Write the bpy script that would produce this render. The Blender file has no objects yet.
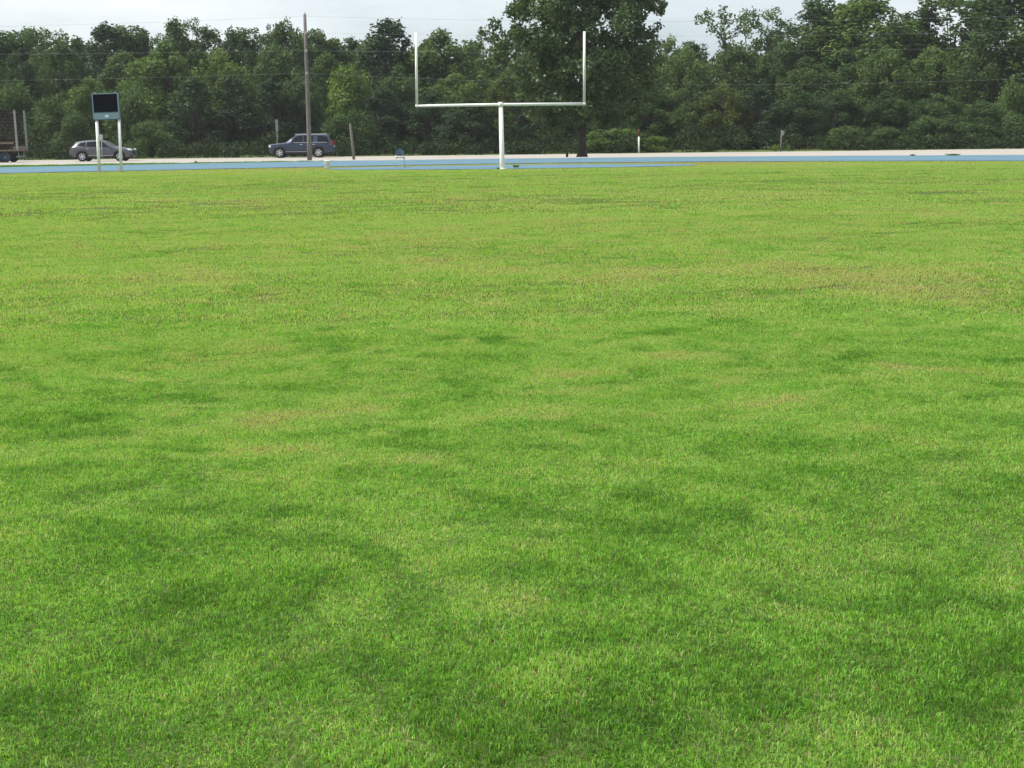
import bpy, bmesh, math, random
import numpy as np
from mathutils import Vector, Matrix

R = math.radians
S = bpy.context.scene
COL = S.collection
rng = np.random.default_rng(7)

# ------------------------------------------------------------------ camera
F_PX, CAM_H, PITCH, ROLL = 1538.0, 1.5, R(9.28), -0.0115
cam_data = bpy.data.cameras.new('camera')
cam = bpy.data.objects.new('camera', cam_data)
COL.objects.link(cam)
CAM_M = Matrix.Rotation(R(90) - PITCH, 4, 'X') @ Matrix.Rotation(ROLL, 4, 'Z')
cam.matrix_world = Matrix.Translation((0, 0, CAM_H)) @ CAM_M
cam_data.sensor_width = 36
cam_data.lens = F_PX / 1024 * 36
cam_data.clip_start, cam_data.clip_end = 0.1, 6000
S.camera = cam


def at(px, py, Y):
    """point at world depth Y seen at pixel (px, py)"""
    d = CAM_M.to_3x3() @ Vector(((px - 512) / F_PX, -(py - 384) / F_PX, -1))
    s = Y / d.y
    return Vector((0, 0, CAM_H)) + d * s


def x_at(px, Y, py=155):
    return at(px, py, Y).x


# ------------------------------------------------------------------ terrain
_w = []
for lam0, lam1, amp, k in ((1.3, 2.6, .0045, 7), (3, 7, .011, 6), (9, 18, .022, 5)):
    for i in range(k):
        lam = rng.uniform(lam0, lam1)
        th = rng.uniform(0, math.tau)
        _w.append((math.cos(th) * math.tau / lam, math.sin(th) * math.tau / lam, rng.uniform(0, math.tau), amp))


def smooth(a, b, t):
    t = np.clip((t - a) / (b - a), 0, 1)
    return t * t * (3 - 2 * t)


def terrain(x, y):
    x = np.asarray(x, float); y = np.asarray(y, float)
    z = np.zeros(np.broadcast(x, y).shape)
    for kx, ky, ph, a in _w:
        z = z + a * np.sin(kx * x + ky * y + ph)
    m = (1 - smooth(50, 63, y)) * (1 - smooth(30, 45, np.abs(x)))
    z = z * m
    z = z - .30 * smooth(91, 112, y)
    z = z + .25 * smooth(129, 158, y) + .8 * smooth(158, 400, y)
    return z


def gz(x, y):
    return float(terrain(x, y))


# field grass inner edge of the track / outer edge of the track
IN_X = [-60, -45, -36, -30, -23, -17.5, -12, -5, 0, 5, 12, 18, 22, 30, 36, 45, 60]
IN_Y = [20, 45, 56, 62, 66.7, 69.3, 71.8, 75, 76, 76, 74.3, 71.5, 69.3, 63, 57, 46, 20]
OUT_X = [-75, -60, -48, -40, -28, -16, -8, 0, 10, 20, 28, 40, 50, 60, 75]
OUT_Y = [20, 48, 63, 71, 80.3, 86.3, 89.3, 90.3, 89.5, 86.3, 83, 74, 65, 51, 20]


def smooth_curve(X, Y, n=241, x0=None, x1=None):
    xs = np.linspace(X[0] if x0 is None else x0, X[-1] if x1 is None else x1, n)
    ys = np.interp(xs, X, Y)
    k = np.hanning(17); k /= k.sum()
    p = np.pad(ys, 8, mode='reflect', reflect_type='odd')
    return xs, np.convolve(p, k, 'valid')


INX, INY = smooth_curve(IN_X, IN_Y)
OUTX, OUTY = smooth_curve(OUT_X, OUT_Y)
ROADN_X = [-3000, -36, -22, -9, 10, 20, 40, 60, 3000]
ROADN_Y = [83, 83, 87.6, 89.9, 89.4, 85, 74, 50, 50]


# ------------------------------------------------------------------ helpers
def tag(o, label=None, cat=None, group=None, kind=None):
    if label: o['label'] = label
    if cat: o['category'] = cat
    if group: o['group'] = group
    if kind: o['kind'] = kind
    return o


def empty(name, loc, label, cat, group=None, rz=0):
    o = bpy.data.objects.new(name, None)
    o.empty_display_size = .3
    COL.objects.link(o)
    o.location = loc
    o.rotation_euler = (0, 0, rz)
    return tag(o, label, cat, group)


def mesh_np(name, V, Fs, mats=(), smooth_f=False, attrs=None):
    me = bpy.data.meshes.new(name)
    me.from_pydata([tuple(v) for v in V], [], [tuple(f) for f in Fs])
    for m in mats: me.materials.append(m)
    if smooth_f:
        me.polygons.foreach_set('use_smooth', [True] * len(me.polygons))
    if attrs:
        for k, v in attrs.items():
            a = me.attributes.new(k, 'FLOAT', 'POINT')
            a.data.foreach_set('value', np.asarray(v, np.float32))
    me.update()
    return me


def obj(name, me, parent=None):
    o = bpy.data.objects.new(name, me)
    COL.objects.link(o)
    if parent: o.parent = parent
    return o


class MB:
    """collects primitives, then links them as one mesh object"""
    def __init__(s):
        s.bm = bmesh.new()

    def box(s, c, size, rot=None, bev=0.0):
        M = Matrix.Translation(Vector(c)) @ (rot.to_4x4() if rot else Matrix()) @ Matrix.Diagonal((*size, 1))
        r = bmesh.ops.create_cube(s.bm, size=1, matrix=M)
        if bev:
            es = list({e for v in r['verts'] for e in v.link_edges})
            bmesh.ops.bevel(s.bm, geom=es, offset=bev, segments=2, affect='EDGES', profile=.6)
        return s

    def tube(s, pts, rad, n=10, cap=True):
        pts = [Vector(p) for p in pts]
        if not hasattr(rad, '__len__'): rad = [rad] * len(pts)
        rings = []
        up = Vector((0, 0, 1))
        prev = None
        for i, p in enumerate(pts):
            t = (pts[min(i + 1, len(pts) - 1)] - pts[max(i - 1, 0)]).normalized()
            if prev is None:
                a = t.cross(up) if abs(t.z) < .95 else t.cross(Vector((0, 1, 0)))
            else:
                a = prev - t * prev.dot(t)
            a.normalize(); prev = a
            b = t.cross(a)
            rings.append([s.bm.verts.new(p + (a * math.cos(k * math.tau / n) + b * math.sin(k * math.tau / n)) * rad[i]) for k in range(n)])
        for r0, r1 in zip(rings, rings[1:]):
            for k in range(n):
                f = s.bm.faces.new((r0[k], r0[(k + 1) % n], r1[(k + 1) % n], r1[k]))
                f.smooth = True
        if cap:
            s.bm.faces.new(rings[0][::-1]); s.bm.faces.new(rings[-1])
        return s

    def lathe(s, prof, c=(0, 0, 0), axis='z', n=28, closed=False):
        rings = []
        for r, h in prof:
            ring = []
            for k in range(n):
                a = k * math.tau / n
                if axis == 'z': v = (r * math.cos(a), r * math.sin(a), h)
                else: v = (r * math.cos(a), h, r * math.sin(a))
                ring.append(s.bm.verts.new(Vector(v) + Vector(c)))
            rings.append(ring)
        pr = list(zip(rings, rings[1:]))
        if closed: pr.append((rings[-1], rings[0]))
        for r0, r1 in pr:
            for k in range(n):
                f = s.bm.faces.new((r0[k], r0[(k + 1) % n], r1[(k + 1) % n], r1[k])); f.smooth = True
        if not closed:
            s.bm.faces.new(rings[0]); s.bm.faces.new(rings[-1])
        return s

    def face(s, pts):
        s.bm.faces.new([s.bm.verts.new(Vector(p)) for p in pts])
        return s

    def build(s, name, mat, parent=None):
        bmesh.ops.recalc_face_normals(s.bm, faces=s.bm.faces)
        me = bpy.data.meshes.new(name)
        s.bm.to_mesh(me); s.bm.free()
        me.materials.append(mat)
        return obj(name, me, parent)


# ------------------------------------------------------------------ materials
def new_mat(name):
    m = bpy.data.materials.new(name)
    m.use_nodes = True
    nt = m.node_tree
    return m, nt, nt.nodes['Principled BSDF'], nt.nodes['Material Output']


def N(nt, typ, **kw):
    n = nt.nodes.new(typ)
    for k, v in kw.items():
        if k.startswith('i_'):
            key = k[2:]
            n.inputs[int(key) if key.isdigit() else key].default_value = v
        else:
            setattr(n, k, v)
    return n


def ramp(nt, fac, stops, interp='LINEAR'):
    n = N(nt, 'ShaderNodeValToRGB')
    cr = n.color_ramp
    cr.interpolation = interp
    while len(cr.elements) < len(stops): cr.elements.new(.5)
    for e, (p, c) in zip(cr.elements, stops):
        e.position = p
        e.color = (*c, 1) if len(c) == 3 else c
    nt.links.new(fac, n.inputs[0])
    return n.outputs[0]


def mixc(nt, fac, a, b, blend='MIX'):
    n = N(nt, 'ShaderNodeMix', data_type='RGBA', blend_type=blend)
    for sock, v in ((n.inputs[0], fac), (n.inputs[6], a), (n.inputs[7], b)):
        if isinstance(v, (int, float)): sock.default_value = v
        elif isinstance(v, tuple): sock.default_value = (*v, 1) if len(v) == 3 else v
        else: nt.links.new(v, sock)
    return n.outputs[2]


def math_n(nt, op, a, b=None, c=None, clamp=False):
    n = N(nt, 'ShaderNodeMath', operation=op, use_clamp=clamp)
    for i, v in enumerate((a, b, c)):
        if v is None: continue
        if isinstance(v, (int, float)): n.inputs[i].default_value = v
        else: nt.links.new(v, n.inputs[i])
    return n.outputs[0]


def noise(nt, vec, scale, detail=3, rough=.55, w=None):
    n = N(nt, 'ShaderNodeTexNoise', i_Scale=scale, i_Detail=detail, i_Roughness=rough)
    nt.links.new(vec, n.inputs['Vector'])
    return n.outputs['Fac']


def surf_mat(name, col, rough=.6, metal=0., var=.15, scale=3., spec=.4, dirt=None, coat=0.):
    """painted / wooden / plastic surface with uneven tone"""
    m, nt, b, _ = new_mat(name)
    tc = N(nt, 'ShaderNodeTexCoord').outputs['Object']
    n1 = noise(nt, tc, scale, 5, .6)
    lo = tuple(c * (1 - var) for c in col); hi = tuple(min(1, c * (1 + var)) for c in col)
    c = ramp(nt, n1, [(.3, lo), (.7, hi)])
    if dirt:
        n2 = noise(nt, tc, scale * 2.7, 6, .65)
        f = ramp(nt, n2, [(.52, (0, 0, 0)), (.68, (1, 1, 1))])
        c = mixc(nt, f, c, dirt)
    nt.links.new(c, b.inputs['Base Color'])
    b.inputs['Roughness'].default_value = rough
    b.inputs['Metallic'].default_value = metal
    b.inputs['Specular IOR Level'].default_value = spec
    b.inputs['Coat Weight'].default_value = coat
    b.inputs['Coat Roughness'].default_value = .06
    return m


def wood_mat(name, a, c2, scale=1.):
    m, nt, b, _ = new_mat(name)
    tc = N(nt, 'ShaderNodeTexCoord').outputs['Object']
    mp = N(nt, 'ShaderNodeMapping'); mp.inputs['Scale'].default_value = (14 * scale, 14 * scale, .8 * scale)
    nt.links.new(tc, mp.inputs[0])
    n1 = noise(nt, mp.outputs[0], 1.2, 6, .65)
    c = ramp(nt, n1, [(.3, a), (.7, c2)])
    nt.links.new(c, b.inputs['Base Color'])
    b.inputs['Roughness'].default_value = .85
    bp = N(nt, 'ShaderNodeBump', i_Strength=.4, i_Distance=.01)
    nt.links.new(n1, bp.inputs['Height']); nt.links.new(bp.outputs[0], b.inputs['Normal'])
    return m


def grass_mat():
    m, nt, b, out = new_mat('grass_blades')
    pos = N(nt, 'ShaderNodeNewGeometry').outputs['Position']
    rnd = N(nt, 'ShaderNodeAttribute', attribute_name='rnd').outputs['Fac']
    tip = N(nt, 'ShaderNodeAttribute', attribute_name='tip').outputs['Fac']
    # turf condition and painted far brightness carried by every clump (0 lush .. 1 worn and dry), broken up blade by blade
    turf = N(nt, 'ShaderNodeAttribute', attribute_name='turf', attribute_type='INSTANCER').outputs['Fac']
    fine = noise(nt, pos, 21., 3, .6)
    wide = noise(nt, pos, 2.6, 5, .7)
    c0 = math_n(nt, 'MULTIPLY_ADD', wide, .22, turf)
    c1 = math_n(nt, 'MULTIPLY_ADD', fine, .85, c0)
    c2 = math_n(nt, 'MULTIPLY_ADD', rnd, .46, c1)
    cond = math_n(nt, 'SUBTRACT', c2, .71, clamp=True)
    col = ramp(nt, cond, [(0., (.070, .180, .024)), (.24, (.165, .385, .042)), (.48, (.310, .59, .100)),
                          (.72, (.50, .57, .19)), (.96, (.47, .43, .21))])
    # scattered straw-coloured blades
    dead = math_n(nt, 'GREATER_THAN', math_n(nt, 'MULTIPLY_ADD', turf, .38, rnd), 1.04)
    col = mixc(nt, dead, col, (.46, .44, .19))
    dull = math_n(nt, 'LESS_THAN', math_n(nt, 'MULTIPLY_ADD', turf, -.16, rnd), .08)
    col = mixc(nt, dull, col, (.13, .14, .045))
    # thatch-brown foot of each blade, shade between blades put into its colour
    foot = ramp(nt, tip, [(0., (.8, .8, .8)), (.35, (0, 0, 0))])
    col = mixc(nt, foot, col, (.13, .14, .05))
    nt.links.new(col, b.inputs['Base Color'])
    b.inputs['Roughness'].default_value = .5
    b.inputs['Specular IOR Level'].default_value = .28
    tr = N(nt, 'ShaderNodeBsdfTranslucent')
    nt.links.new(mixc(nt, 1., col, (1.1, 1.1, .5), 'MULTIPLY'), tr.inputs[0])
    ms = N(nt, 'ShaderNodeMixShader', i_0=.5)
    nt.links.new(b.outputs[0], ms.inputs[1]); nt.links.new(tr.outputs[0], ms.inputs[2])
    nt.links.new(ms.outputs[0], out.inputs[0])
    return m


def leaf_mat(name, a, c2, gloss=.15, rough=.6, trans=.32):
    m, nt, b, out = new_mat(name)
    rnd = N(nt, 'ShaderNodeAttribute', attribute_name='rnd').outputs['Fac']
    clump = N(nt, 'ShaderNodeAttribute', attribute_name='clump').outputs['Fac']
    oi = N(nt, 'ShaderNodeObjectInfo')
    f = math_n(nt, 'MULTIPLY_ADD', clump, .6, math_n(nt, 'MULTIPLY', rnd, .4))
    col = ramp(nt, f, [(.15, a), (.85, c2)])
    col = mixc(nt, 1., col, oi.outputs['Color'], 'MULTIPLY')
    nt.links.new(col, b.inputs['Base Color'])
    b.inputs['Roughness'].default_value = rough
    b.inputs['Specular IOR Level'].default_value = gloss
    tr = N(nt, 'ShaderNodeBsdfTranslucent')
    nt.links.new(mixc(nt, 1., col, (1.05, 1.2, .6), 'MULTIPLY'), tr.inputs[0])
    ms = N(nt, 'ShaderNodeMixShader', i_0=trans)
    nt.links.new(b.outputs[0], ms.inputs[1]); nt.links.new(tr.outputs[0], ms.inputs[2])
    nt.links.new(ms.outputs[0], out.inputs[0])
    return m


def ground_mat():
    m, nt, b, _ = new_mat('turf_soil')
    pos = N(nt, 'ShaderNodeNewGeometry').outputs['Position']
    n1 = noise(nt, pos, .5, 5, .6); n2 = noise(nt, pos, 35, 4, .6)
    c = ramp(nt, n1, [(.3, (.05, .09, .02)), (.7, (.11, .14, .04))])
    c = mixc(nt, .6, c, ramp(nt, n2, [(.3, (.03, .045, .014)), (.7, (.12, .15, .045))]))
    nt.links.new(c, b.inputs['Base Color'])
    b.inputs['Roughness'].default_value = .95
    b.inputs['Specular IOR Level'].default_value = .1
    return m


def track_mat():
    m, nt, b, _ = new_mat('blue_track_rubber')
    pos = N(nt, 'ShaderNodeNewGeometry').outputs['Position']
    n1 = noise(nt, pos, .35, 4, .6); n2 = noise(nt, pos, 60, 2, .5)
    c = ramp(nt, n1, [(.3, (.080, .156, .212)), (.7, (.105, .19, .245))])
    c = mixc(nt, .18, c, ramp(nt, n2, [(.35, (.07, .135, .185)), (.7, (.165, .255, .31))]))
    nt.links.new(c, b.inputs['Base Color'])
    b.inputs['Roughness'].default_value = .9
    b.inputs['Specular IOR Level'].default_value = .15
    return m


def road_mat():
    m, nt, b, _ = new_mat('pale_concrete')
    pos = N(nt, 'ShaderNodeNewGeometry').outputs['Position']
    n1 = noise(nt, pos, .15, 5, .65); n2 = noise(nt, pos, 2.2, 6, .7)
    c = ramp(nt, n1, [(.3, (.30, .275, .25)), (.7, (.36, .335, .31))])
    c = mixc(nt, .3, c, ramp(nt, n2, [(.3, (.27, .245, .215)), (.7, (.44, .41, .37))]))
    nt.links.new(c, b.inputs['Base Color'])
    b.inputs['Roughness'].default_value = .92
    b.inputs['Specular IOR Level'].default_value = .1
    return m


M = dict(
    grass=grass_mat(), ground=ground_mat(), track=track_mat(), road=road_mat(),
    leaf=leaf_mat('broad_leaves', (.054, .090, .033), (.100, .143, .050)),
    needle=leaf_mat('dark_needles', (.038, .066, .031), (.070, .104, .045), .12, .65, .15),
    cotton=leaf_mat('cottonwood_leaves', (.038, .072, .024), (.095, .14, .048), .30, .45, .3),
    weed=leaf_mat('weed_leaves', (.05, .11, .025), (.10, .17, .04)),
    bark=wood_mat('bark', (.026, .021, .017), (.058, .048, .038)),
    pale_bark=wood_mat('pale_bark', (.10, .09, .08), (.2, .18, .15)),
    pole=wood_mat('weathered_pole_wood', (.075, .069, .062), (.185, .174, .16)),
    post=wood_mat('grey_post_wood', (.10, .094, .08), (.20, .185, .155)),
    shaded_post=wood_mat('shaded_post_wood', (.05, .045, .035), (.11, .095, .075)),  # post wood darkened: shade of the tree put into its colour
    white=surf_mat('white_enamel', (.82, .83, .79), .45, var=.06, scale=2., dirt=(.70, .71, .66)),
    offwhite=surf_mat('off_white_paint', (.70, .70, .64), .5, var=.08, scale=2., dirt=(.52, .52, .46)),
    plastic=surf_mat('white_plastic', (.84, .85, .85), .4, var=.05),
    mark=surf_mat('grey_print', (.42, .47, .49), .6),
    steel_blue=surf_mat('blue_grey_metal', (.23, .34, .42), .45, var=.1),
    steel_blue_dark=surf_mat('dark_blue_grey_metal', (.06, .10, .13), .5, var=.1),
    screen=surf_mat('black_led_face', (.006, .009, .012), .8, var=.2, spec=.05),
    grey_box=surf_mat('pale_grey_plastic', (.55, .57, .55), .5, var=.05),
    wire=surf_mat('aluminium_wire', (.26, .29, .29), .45, metal=.0),
    insul=surf_mat('grey_porcelain', (.42, .42, .40), .3),
    blue_shell=surf_mat('blue_grey_shell', (.065, .115, .17), .4, var=.1),
    chrome=surf_mat('pale_grey_tube', (.6, .63, .65), .4, metal=.2, var=.04),
    black=surf_mat('black_rubber', (.018, .018, .02), .8, var=.2),
    car_blue=surf_mat('dark_blue_car_paint', (.014, .031, .066), .4, metal=.3, var=.05, coat=.7),
    car_grey=surf_mat('grey_car_paint', (.072, .080, .090), .36, metal=.5, var=.05, coat=.8),
    cladding=surf_mat('black_cladding', (.022, .022, .024), .7, var=.1),
    glass=surf_mat('tinted_window_glass', (.008, .010, .013), .2, var=.1, spec=.18),
    lamp=surf_mat('clear_lamp_lens', (.72, .75, .78), .15, var=.05, spec=.8),
    red_lamp=surf_mat('red_lamp_lens', (.22, .03, .03), .2, var=.1, spec=.7),
    rim=surf_mat('alloy_wheel', (.62, .63, .64), .3, metal=.7, var=.05),
    rust=surf_mat('rusty_brown_steel', (.020, .013, .009), .9, var=.4, scale=5, dirt=(.03, .028, .025)),
    plank=wood_mat('worn_deck_planks', (.10, .08, .055), (.20, .165, .115)),
    tyre_blue=surf_mat('dusty_tyre', (.03, .036, .046), .8, var=.3),
    stake=surf_mat('pale_painted_stake', (.22, .24, .23), .6, var=.15, dirt=(.25, .23, .2)),
    maroon=surf_mat('faded_maroon_paint', (.09, .025, .022), .6, var=.15),
    yellow_line=surf_mat('yellow_road_paint', (.55, .38, .06), .8, var=.2),
    white_line=surf_mat('white_road_paint', (.72, .72, .70), .8, var=.1),
    plate=surf_mat('number_plate', (.6, .62, .62), .4),
)

# ------------------------------------------------------------------ world
world = bpy.data.worlds.new('World')
S.world = world
world.use_nodes = True
wt = world.node_tree
bg = wt.nodes['Background']
SUN_EL, SUN_AZ = R(56), R(268)       # azimuth clockwise from +Y (camera looks along +Y): from the left
sky = N(wt, 'ShaderNodeTexSky', sky_type='NISHITA', sun_disc=False)
sky.sun_elevation = SUN_EL
sky.sun_rotation = SUN_AZ
sky.dust_density = 2.5; sky.air_density = 1.0
tc = N(wt, 'ShaderNodeTexCoord')
mp = N(wt, 'ShaderNodeMapping'); mp.inputs['Scale'].default_value = (1.2, 1.2, 5.)
wt.links.new(tc.outputs['Generated'], mp.inputs[0])
cn = noise(wt, mp.outputs[0], 1.7, 6, .6)
cf = ramp(wt, cn, [(.30, (.42, .42, .42)), (.64, (.96, .96, .96))])
sep = N(wt, 'ShaderNodeSeparateXYZ'); wt.links.new(tc.outputs['Generated'], sep.inputs[0])
cloud = ramp(wt, cn, [(.36, (5.7, 6.75, 7.5)), (.60, (7.2, 7.6, 7.75))])
wcol = mixc(wt, cf, sky.outputs[0], cloud)
wt.links.new(wcol, bg.inputs[0])
bg.inputs[1].default_value = .1

sun_d = bpy.data.lights.new('sun', 'SUN')
sun_d.energy = 4.3
sun_d.angle = R(5)
sun_d.color = (1., .95, .87)
sun = bpy.data.objects.new('sun', sun_d)
COL.objects.link(sun)
d = Vector((math.sin(SUN_AZ) * math.cos(SUN_EL), math.cos(SUN_AZ) * math.cos(SUN_EL), math.sin(SUN_EL)))
sun.rotation_euler = (-d).to_track_quat('-Z', 'Y').to_euler()

S.view_settings.view_transform = 'Standard'
S.view_settings.look = 'None'
S.view_settings.exposure = .5
S.view_settings.gamma = 1
S.view_settings.use_curve_mapping = False
S.cycles.max_bounces = 6
S.cycles.volume_bounces = 0
S.cycles.transparent_max_bounces = 4

# ------------------------------------------------------------------ ground sheets
def axis(fine0, fine1, step, far0, far1):
    a = list(np.arange(fine0, fine1 + 1e-6, step))
    g, lo, hi = step, [], []
    v = fine0
    while v > far0: g *= 1.35; v -= g; lo.append(v)
    g, v = step, fine1
    while v < far1: g *= 1.35; v += g; hi.append(v)
    return np.array(lo[::-1] + a + hi)


gx, gy = axis(-40, 40, .32, -3500, 3500), axis(0, 92, .32, -600, 4500)
GX, GY = np.meshgrid(gx, gy)
GZ = terrain(GX, GY)
nx, ny = len(gx), len(gy)
V = np.stack([GX, GY, GZ], -1).reshape(-1, 3)
ii = np.arange(nx * ny).reshape(ny, nx)
Fq = np.stack([ii[:-1, :-1], ii[:-1, 1:], ii[1:, 1:], ii[1:, :-1]], -1).reshape(-1, 4)
tag(obj('ground', mesh_np('ground', V, Fq, [M['ground']], True)), 'green turf and soil under the whole field and wood', kind='structure')


def strip_sheet(name, xs, y0, y1, lift, mat, rows=14):
    V, Fs = [], []
    for i, x in enumerate(xs):
        for j in range(rows + 1):
            y = y0[i] + (y1[i] - y0[i]) * j / rows
            V.append((x, y, gz(x, y) + lift))
    for i in range(len(xs) - 1):
        for j in range(rows):
            a = i * (rows + 1) + j
            Fs.append((a, a + rows + 1, a + rows + 2, a + 1))
    return tag(obj(name, mesh_np(name, V, Fs, [mat], True)), kind='structure')


# road: pale concrete highway with a wide apron on the field side
rx = np.concatenate([np.linspace(-1500, -80, 30), np.linspace(-70, 70, 90), np.linspace(80, 1500, 30)])
rn = np.interp(rx, ROADN_X, ROADN_Y)
strip_sheet('road', rx, rn, np.full(len(rx), 127.8), .012, M['road'])
for yy, wd, mt in ((114.0, .12, 'white_line'), (121.4, .11, 'yellow_line'), (121.65, .11, 'yellow_line'), (127.2, .12, 'white_line')):
    strip_sheet('road_marking', np.linspace(-300, 300, 121), np.full(121, yy), np.full(121, yy + wd), .016, M[mt], 1)
# running track curving round the end of the field
tx = np.linspace(-59, 59, 180)
ty0 = np.interp(tx, INX, INY); ty1 = np.interp(tx, OUTX, OUTY)
strip_sheet('running_track', tx, ty0, ty1, .022, M['track'])
# small blue pad in front of the goalpost
px_ = np.linspace(-8.1, 8.3, 60)
pe = np.array([rng.uniform(-.25, .25) for _ in px_])
pf = np.clip(1 - np.abs(px_ - .1) / 8.2, 0, 1) ** .35
strip_sheet('blue_pad', px_, 68.8 - 4.0 * pf + pe * .4, 68.8 + 4.0 * pf + pe * .5, .014, M['track'], 4)


# ------------------------------------------------------------------ grass
def clump_mesh(name, seed, radius, n, h0, h1, w, lean):
    r = np.random.default_rng(seed)
    V, Fs, rn_, tp = [], [], [], []
    for i in range(n):
        a = r.uniform(0, math.tau); q = radius * math.sqrt(r.uniform(0, 1))
        bx, by = q * math.cos(a), q * math.sin(a)
        h = r.uniform(h0, h1) * (1 - .25 * (q / radius) ** 2)
        if r.random() < .035: h *= 1.7
        yaw = r.uniform(0, math.tau); la = r.uniform(0, math.tau); ll = h * abs(r.normal(0, lean))
        ww = w * r.uniform(.6, 1.25)
        cx, cy = math.cos(yaw) * ww / 2, math.sin(yaw) * ww / 2
        lx, ly = math.cos(la) * ll, math.sin(la) * ll
        k = len(V)
        V += [(bx - cx, by - cy, -.01), (bx + cx, by + cy, -.01),
              (bx + lx * .35 - cx * .85, by + ly * .35 - cy * .85, h * .58), (bx + lx * .35 + cx * .85, by + ly * .35 + cy * .85, h * .58),
              (bx + lx, by + ly, h * (1 - .38 * min(1.6, ll / h) / 1.6))]
        Fs += [(k, k + 1, k + 3, k + 2), (k + 2, k + 3, k + 4)]
        v = r.random()
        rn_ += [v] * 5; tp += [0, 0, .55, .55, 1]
    return mesh_np(name, V, Fs, [M['grass']], True, dict(rnd=rn_, tip=tp))


grass_col = bpy.data.collections.new('grass_clumps')
LODS = [('near', .12, 540, .005, .021, .0028, 1.05), ('mid', .20, 330, .009, .031, .0052, .95), ('far', .46, 330, .013, .038, .012, .75)]
NVAR = 6
for li, (nm, rad, n, h0, h1, w, ln) in enumerate(LODS):
    for k in range(NVAR):
        idx = li * NVAR + k
        grass_col.objects.link(bpy.data.objects.new('clump_%02d' % idx, clump_mesh('clump_%02d' % idx, 100 + idx, rad, n, h0, h1, w, ln)))


def field_mask(x, y):
    inner = y < np.interp(x, INX, INY) - .3
    pad = (np.abs(x - .1) < 8.0) & (y > 64.4) & (y < 73.4)
    pad &= np.abs(y - 68.8) < 4.3 * np.clip(1 - np.abs(x - .1) / 8.2, 0, 1) ** .35 + .02
    verge = (y > np.interp(x, OUTX, OUTY) + .4) & (y < np.interp(x, ROADN_X, ROADN_Y) - .3) & (x < -9)
    return (inner & ~pad) | verge


_hn = []
for i in range(14):
    lam = rng.uniform(.3, 2.2); th = rng.uniform(0, math.tau)
    _hn.append((math.cos(th) * math.tau / lam, math.sin(th) * math.tau / lam, rng.uniform(0, math.tau)))


def hnoise(x, y):
    return sum(np.sin(a * x + b * y + c) for a, b, c in _hn) / math.sqrt(len(_hn))


def ground_point(px, py):
    d = CAM_M.to_3x3() @ Vector(((px - 512) / F_PX, -(py - 384) / F_PX, -1))
    t = -CAM_H / d.z
    return d.x * t, d.y * t


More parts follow.
